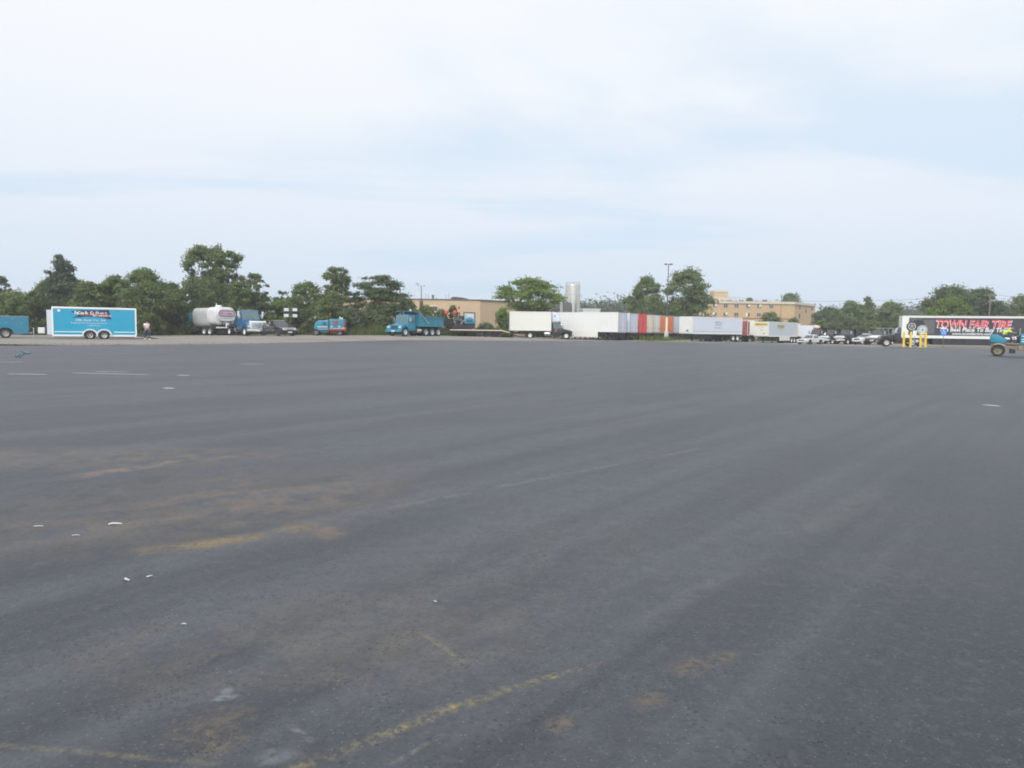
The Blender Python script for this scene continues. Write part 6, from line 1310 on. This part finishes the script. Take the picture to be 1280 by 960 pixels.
def person(label, loc, rz, J, top, legs, hair, short=True, cap=None, shoe=None):
    t = thing('person', label, 'person', loc, rz); V = Vector
    P = {k: V(v) for k, v in J.items()}
    pel, chest, neck, head = P['pelvis'], P['chest'], P['neck'], P['head']
    up = (head - neck).normalized(); f = V(J.get('face', (1, 0, 0))).normalized(); f = (f - up * f.dot(up)).normalized(); side = up.cross(f)
    names = ['pelvis', 'belly', 'chest', 'neck', 'head', 'crown']; B = [pel, pel.lerp(chest, .5), chest, neck, head, head + up * .085]
    rad = [.145, .13, .155, .058, .085, .062]; E_ = [(0, 1), (1, 2), (2, 3), (3, 4), (4, 5)]
    jaw = head - up * .075 + f * .035; B.append(jaw); rad.append(.052); E_.append((4, 6))
    extra = []
    for s, k in ((1, 'L'), (-1, 'R')):
        i = len(B); B += [P['shoulder' + k], P['elbow' + k], P['wrist' + k]]; rad += [.062, .045, .029]; E_ += [(2, i), (i, i + 1), (i + 1, i + 2)]
        d = (P['wrist' + k] - P['elbow' + k]).normalized(); palm = P['wrist' + k] + d * .065; B.append(palm); rad.append(.036); E_.append((i + 2, i + 3))
        c = V(J.get('curl' + k, (0, 0, -1))); c = (c - d * c.dot(d)).normalized(); w = d.cross(c)
        for q, (ln, off) in enumerate(((.070, .030), (.082, .011), (.076, -.010), (.058, -.029))):
            a = palm + w * off; extra.append(([(*a, .011), (*(a + d * ln * .55 + c * .012), .010), (*(a + d * ln * .85 + c * .045), .008)], [(0, 1), (1, 2)], 0))
        a = P['wrist' + k] + d * .03 + w * .025; extra.append(([(*a, .013), (*(a + w * .03 + d * .03), .011), (*(a + w * .035 + d * .06 + c * .02), .009)], [(0, 1), (1, 2)], 0))
        i = len(B); B += [P['hip' + k], P['knee' + k], P['ankle' + k], P['toe' + k]]; rad += [.095, .062, .042, .038]; E_ += [(0, i), (i, i + 1), (i + 1, i + 2), (i + 2, i + 3)]
    nose = [(*(head + f * .07 - up * .005), .02), (*(head + f * .105 - up * .022), .014)]
    ears = [([(*(head + side * s * .078), .022), (*(head + side * s * .092 - f * .01), .016)], [(0, 1)], 0) for s in (-1, 1)]
    body = skin_obj('body', [([(*v, r) for v, r in zip(B, rad)], E_, 0), (nose, [(0, 1)], 0)] + ears + extra, M_SKIN, t)
    b = MB()
    for s in (-1, 1): b.lathe([(0, -.012), (.012, -.006), (.013, .004), (0, .012)], 'Z', head + f * .084 + side * s * .033 + up * .012, 10)
    b.build('eyes', M_BLACK, body)
    b = MB(); b.tube([head + f * .078 - up * .055 + side * .025, head + f * .090 - up * .056, head + f * .078 - up * .055 - side * .025], .006, 5); b.build('mouth', M_TAIL, body)
    # shirt, trousers, shoes
    S = [pel.lerp(chest, .12), pel.lerp(chest, .5), chest, chest.lerp(neck, .72)]; sr = [.165, .155, .178, .075]; se = [(0, 1), (1, 2), (2, 3)]
    for k in 'LR':
        i = len(S); S += [P['shoulder' + k], P['shoulder' + k].lerp(P['elbow' + k], .75 if short else 1)]; sr += [.082, .066]; se += [(2, i), (i, i + 1)]
        if not short: S.append(P['elbow' + k].lerp(P['wrist' + k], .85)); sr.append(.048); se.append((i + 1, i + 2))
    skin_obj('shirt', [([(*v, r) for v, r in zip(S, sr)], se, 0)], top, t)
    S = [pel.lerp(chest, .15), pel]; sr = [.15, .165]; se = [(0, 1)]
    for k in 'LR':
        i = len(S); S += [P['hip' + k], P['knee' + k], P['knee' + k].lerp(P['ankle' + k], .93)]; sr += [.112, .082, .062]; se += [(1, i), (i, i + 1), (i + 1, i + 2)]
    skin_obj('trousers', [([(*v, r) for v, r in zip(S, sr)], se, 1)], legs, t)
    for k in 'LR':
        a, q = P['ankle' + k], P['toe' + k]; d = (q - a).normalized()
        skin_obj('shoe', [([(*(a - V((d.x, d.y, 0)) * .05 - V((0, 0, .025))), .046), (*a.lerp(q, .5), .048), (*(q + V((d.x, d.y, 0)) * .04), .040)], [(0, 1), (1, 2)], 0)], shoe or M_BLACK, t)
    hv = [(*(head + up * .035 - f * .035), .088), (*(head + up * .085 - f * .01), .078), (*(head - up * .03 - f * .065), .06)]
    if cap:
        skin_obj('cap', [([(*(head + up * .045), .102), (*(head + up * .10), .085)], [(0, 1)], 0), ([(*(head + up * .05 + f * .08), (.06, .012)), (*(head + up * .045 + f * .17), (.05, .010))], [(0, 1)], 0)], cap, t)
        skin_obj('hair', [([(*(head - up * .01 - f * .03), .084), (*(head - up * .05 - f * .05), .06)], [(0, 1)], 0)], hair, t)
    else: skin_obj('hair', [(hv, [(0, 1), (0, 2)], 0)], hair, t)
    return t
# walking beside the trailer ramp, heading right
X = at(188.2, 64.6)
person('person in a white top and grey trousers walking beside the open trailer ramp', (X, 64.0, 0), -40,
       dict(pelvis=(0, 0, .93), chest=(.03, 0, 1.30), neck=(.04, 0, 1.48), head=(.06, 0, 1.61), face=(1, 0, -.1), shoulderL=(.03, .19, 1.40), elbowL=(-.12, .25, 1.14), wristL=(-.06, .26, .90), shoulderR=(.03, -.19, 1.40), elbowR=(.06, -.25, 1.13), wristR=(.24, -.24, .97),
            hipL=(0, .10, .88), kneeL=(.17, .11, .50), ankleL=(.18, .11, .09), toeL=(.33, .12, .04), hipR=(0, -.10, .88), kneeR=(-.06, -.10, .49), ankleR=(-.26, -.10, .13), toeR=(-.13, -.11, .04), curlL=(1, 0, 0), curlR=(1, 0, 0)), M_CLOTHW, M_JEANS, M_HAIR, True, None, M_DECALW)

# --- teal rubber tyred roller at the right edge with its driver
YR = 49.5; XR = at(1266, YR)
t = thing('road_roller', 'teal rubber tyred road roller with muddy wheels at the right edge of the picture', 'road roller', (XR, YR, .0), view_ang(1265) + 2)
M_MUD = paint('mud caked steel', (0.26, 0.215, 0.16), 0.85, grime=0.5, gcol=(0.12, 0.10, 0.075), scale=3)
M_MUDRIM = paint('muddy rim', (0.20, 0.17, 0.12), 0.8, grime=0.5, gcol=(0.42, 0.36, 0.2), scale=5)
b = MB(); b.prism([(-1.36, .98), (-.55, .90), (-.42, 1.0), (-.42, 1.22), (-.72, 1.30), (-.95, 1.50), (-1.33, 1.52), (-1.40, 1.3)], -.62, .62, .05); b.build('water_tank', M_CYAN, t, True)
b = MB(); b.prism([(-1.3, .55), (1.75, .55), (1.85, .75), (1.7, .92), (-1.3, .92)], -.45, .45, .04); b.box(.25, 1.9, -.55, .55, .42, .78, .06); b.build('frame', M_MUD, t)
b = MB(); b.prism([(.32, .80), (1.85, .80), (1.92, 1.0), (1.88, 1.42), (1.6, 1.52), (.34, 1.58)], -.52, .52, .07, 3); hd = b.build('engine_hood', M_CYAN, t, True)
b = MB()
for s in (-1, 1):
    for z in (1.02, 1.16, 1.38): y0, y1 = sorted((s * .52, s * .535)); b.box(.42, 1.75, y0, y1, z, z + .05)
b.build('hood_stripe', M_DECALW, hd)
b = MB(); b.box(1.92, 1.95, -.35, .35, 1.0, 1.35, .01, 1); b.build('grille', M_CHASSIS, hd)
for s in (-1, 1):
    b = MB(); b.box(1.9, 1.96, s * .42 - .07, s * .42 + .07, 1.2, 1.34, .02); b.build('headlight', M_LENS, hd)
for s in (-1, 1):
    wheel(t, -.89, s * .66, .41, .34, M_MUDRIM, s, rim_r=.62); wheel(t, 1.08, s * .60, .41, .32, M_MUDRIM, s, rim_r=.62)
    b = MB(); pr = [(-.89 + math.cos(q) * .50, .41 + math.sin(q) * .48) for q in np.linspace(R(40), R(120), 9)] + [(-.89 + math.cos(q) * .46, .41 + math.sin(q) * .44) for q in np.linspace(R(120), R(40), 9)]; y0, y1 = sorted((s * .48, s * .86)); b.prism(pr, y0, y1); b.build('mudguard', M_CREAM, t)
b = MB(); b.box(-.45, .30, -.5, .5, .78, .84, .01); b.build('foot_platform', M_CHASSIS, t)
b = MB(); b.box(-.92, -.52, -.24, .24, 1.24, 1.36, .04); b.box(-.98, -.88, -.24, .24, 1.32, 1.66, .04); b.build('seat', M_BLACK, t)
b = MB(); b.tube([(.30, 0, .85), (.12, 0, 1.50)], .04, 8); b.box(.16, .34, -.4, .4, .84, 1.45, .03); b.tube([(.26, .38, 1.45), (.2, .38, 1.72)], .025, 6); col = b.build('steering_column', M_CHASSIS, t)
b = MB(); ring = [(.09 + math.cos(q) * .06, math.sin(q) * .19, 1.52 + math.cos(q) * .16) for q in np.linspace(0, 2 * PI, 22)]; b.tube(ring, .016, 6); b.tube([ring[0], ring[11]], .012, 5); b.build('steering_wheel', M_BLACK, col)
b = MB(); b.tube([(-.1, -.52, .84), (-.1, -.52, 1.35), (.25, -.52, 1.42)], .022, 6); b.tube([(.3, -.3, 1.5), (.3, -.3, 1.95)], .03, 6); b.build('grab_rail', M_GALV, t)
b = MB()
for (x, z) in ((.0, 1.25), (-.12, 1.05), (.12, 1.1)): b.lathe([(0, -.03), (.05, -.03), (.05, .03), (0, .03)], 'Y', (x, -.5, z), 12)
b.build('control_lever', M_CHASSIS, t)
b = MB(); b.prism([(-.25, .22), (.1, .22), (.1, .5), (-.25, .55)], -.66, -.48); b.build('step', M_CHASSIS, t)
person('person in a hi vis yellow green shirt and blue cap bent forward driving the roller', (XR, YR, 0), view_ang(1265) + 2,
       dict(pelvis=(-.66, 0, 1.46), chest=(-.42, 0, 1.72), neck=(-.24, 0, 1.85), head=(-.12, 0, 1.94), face=(1, -.2, -.35), shoulderL=(-.33, .19, 1.77), elbowL=(-.10, .26, 1.60), wristL=(.04, .17, 1.63), shoulderR=(-.33, -.19, 1.77), elbowR=(-.08, -.27, 1.64), wristR=(.05, -.17, 1.64),
            hipL=(-.62, .11, 1.44), kneeL=(-.20, .15, 1.36), ankleL=(-.08, .15, .94), toeL=(.08, .16, .88), hipR=(-.62, -.11, 1.44), kneeR=(-.20, -.16, 1.36), ankleR=(-.10, -.17, .94), toeR=(.06, -.18, .88), curlL=(0, 0, -1), curlR=(0, 0, -1)), M_HIVIS, M_JEANS, M_HAIR, True, M_CAP)

# ------------------------------------------------------------------ litter on the asphalt
def scrap(px, py, w, h, rz, label, seed, mat=M_PAPER, name='litter_scrap'):
    p = pix_ground(px, py); rnd = random.Random(seed); b = MB(); n = 7; th = .0015; top = []
    for i in range(n):
        u = i / (n - 1); z = .006 + h * .35 * math.sin(PI * u) * rnd.uniform(.5, 1.1); y = h * .5 * math.sin(u * 4 + seed); k = .35 + .65 * math.sin(PI * min(1, u * .9 + .1))
        top.append([b.bm.verts.new((w * (u - .5), y + s * h * .5 * k, z + dz)) for s, dz in ((-1, 0), (1, h * .2), (1, h * .2 + th), (-1, th))])
    for r0, r1 in zip(top, top[1:]):
        for k in range(4): b.bm.faces.new((r0[k], r0[(k + 1) % 4], r1[(k + 1) % 4], r1[k]))
    b.bm.faces.new(top[0][::-1]); b.bm.faces.new(top[-1]); o = b.build(name, mat); o.location = (p.x, p.y, .001); o.rotation_euler.z = R(rz); tag(o, label, 'litter', 'scraps of white litter on the asphalt'); return o
scrap(144, 656.5, .085, .020, 25, 'largest white curled scrap, lying above the yellow brown patch', 1)
scrap(158.5, 726, .05, .013, -25, 'white bent scrap left of the smaller sliver, below the yellow brown patch', 2)
scrap(187, 722, .032, .009, 35, 'small white sliver right of the bent scrap, below the yellow brown patch', 3)
scrap(48, 659, .06, .008, 0, 'thin white scrap near the left edge in the dark oily patch', 4)
scrap(95, 670.5, .05, .006, 0, 'faint thin scrap just right of the dark oily patch', 5)
scrap(230, 782, .025, .005, 0, 'tiny pale scrap in the left foreground', 6)
scrap(544, 753.5, .022, .005, -20, 'tiny pale scrap in the middle foreground', 7)
scrap(213, 486, .14, .03, 0, 'pale scrap on the far left of the lot', 8)
b = MB(); p0 = [pix_ground(x, y) for x, y in ((20, 446.5), (24, 443.5), (38, 441.8), (30, 440.6), (24, 440.2), (27, 443.2), (25, 447))]
b.tube([(p.x, p.y, .03) for p in p0], .03, 6); tag(b.build('hose', M_DTEAL), 'short dark teal hose lying on the asphalt in front of the teal truck', 'hose')

# ------------------------------------------------------------------ thin summer haze in the air
def haze():
    b = MB(); b.box(-905, 905, -255, 905, -2.2, 17.5); o = b.build('haze', None); o['kind'] = 'stuff'
    m = bpy.data.materials.new('haze'); m.use_nodes = True; nt = m.node_tree; nt.nodes.clear(); out = nt.nodes.new('ShaderNodeOutputMaterial'); v = nt.nodes.new('ShaderNodeVolumePrincipled')
    v.inputs['Color'].default_value = (0.95, 0.98, 1.0, 1); v.inputs['Density'].default_value = HAZE; v.inputs['Anisotropy'].default_value = 0.2
    nt.links.new(v.outputs[0], out.inputs['Volume']); o.data.materials.append(m)
HAZE = 0.0008
haze()
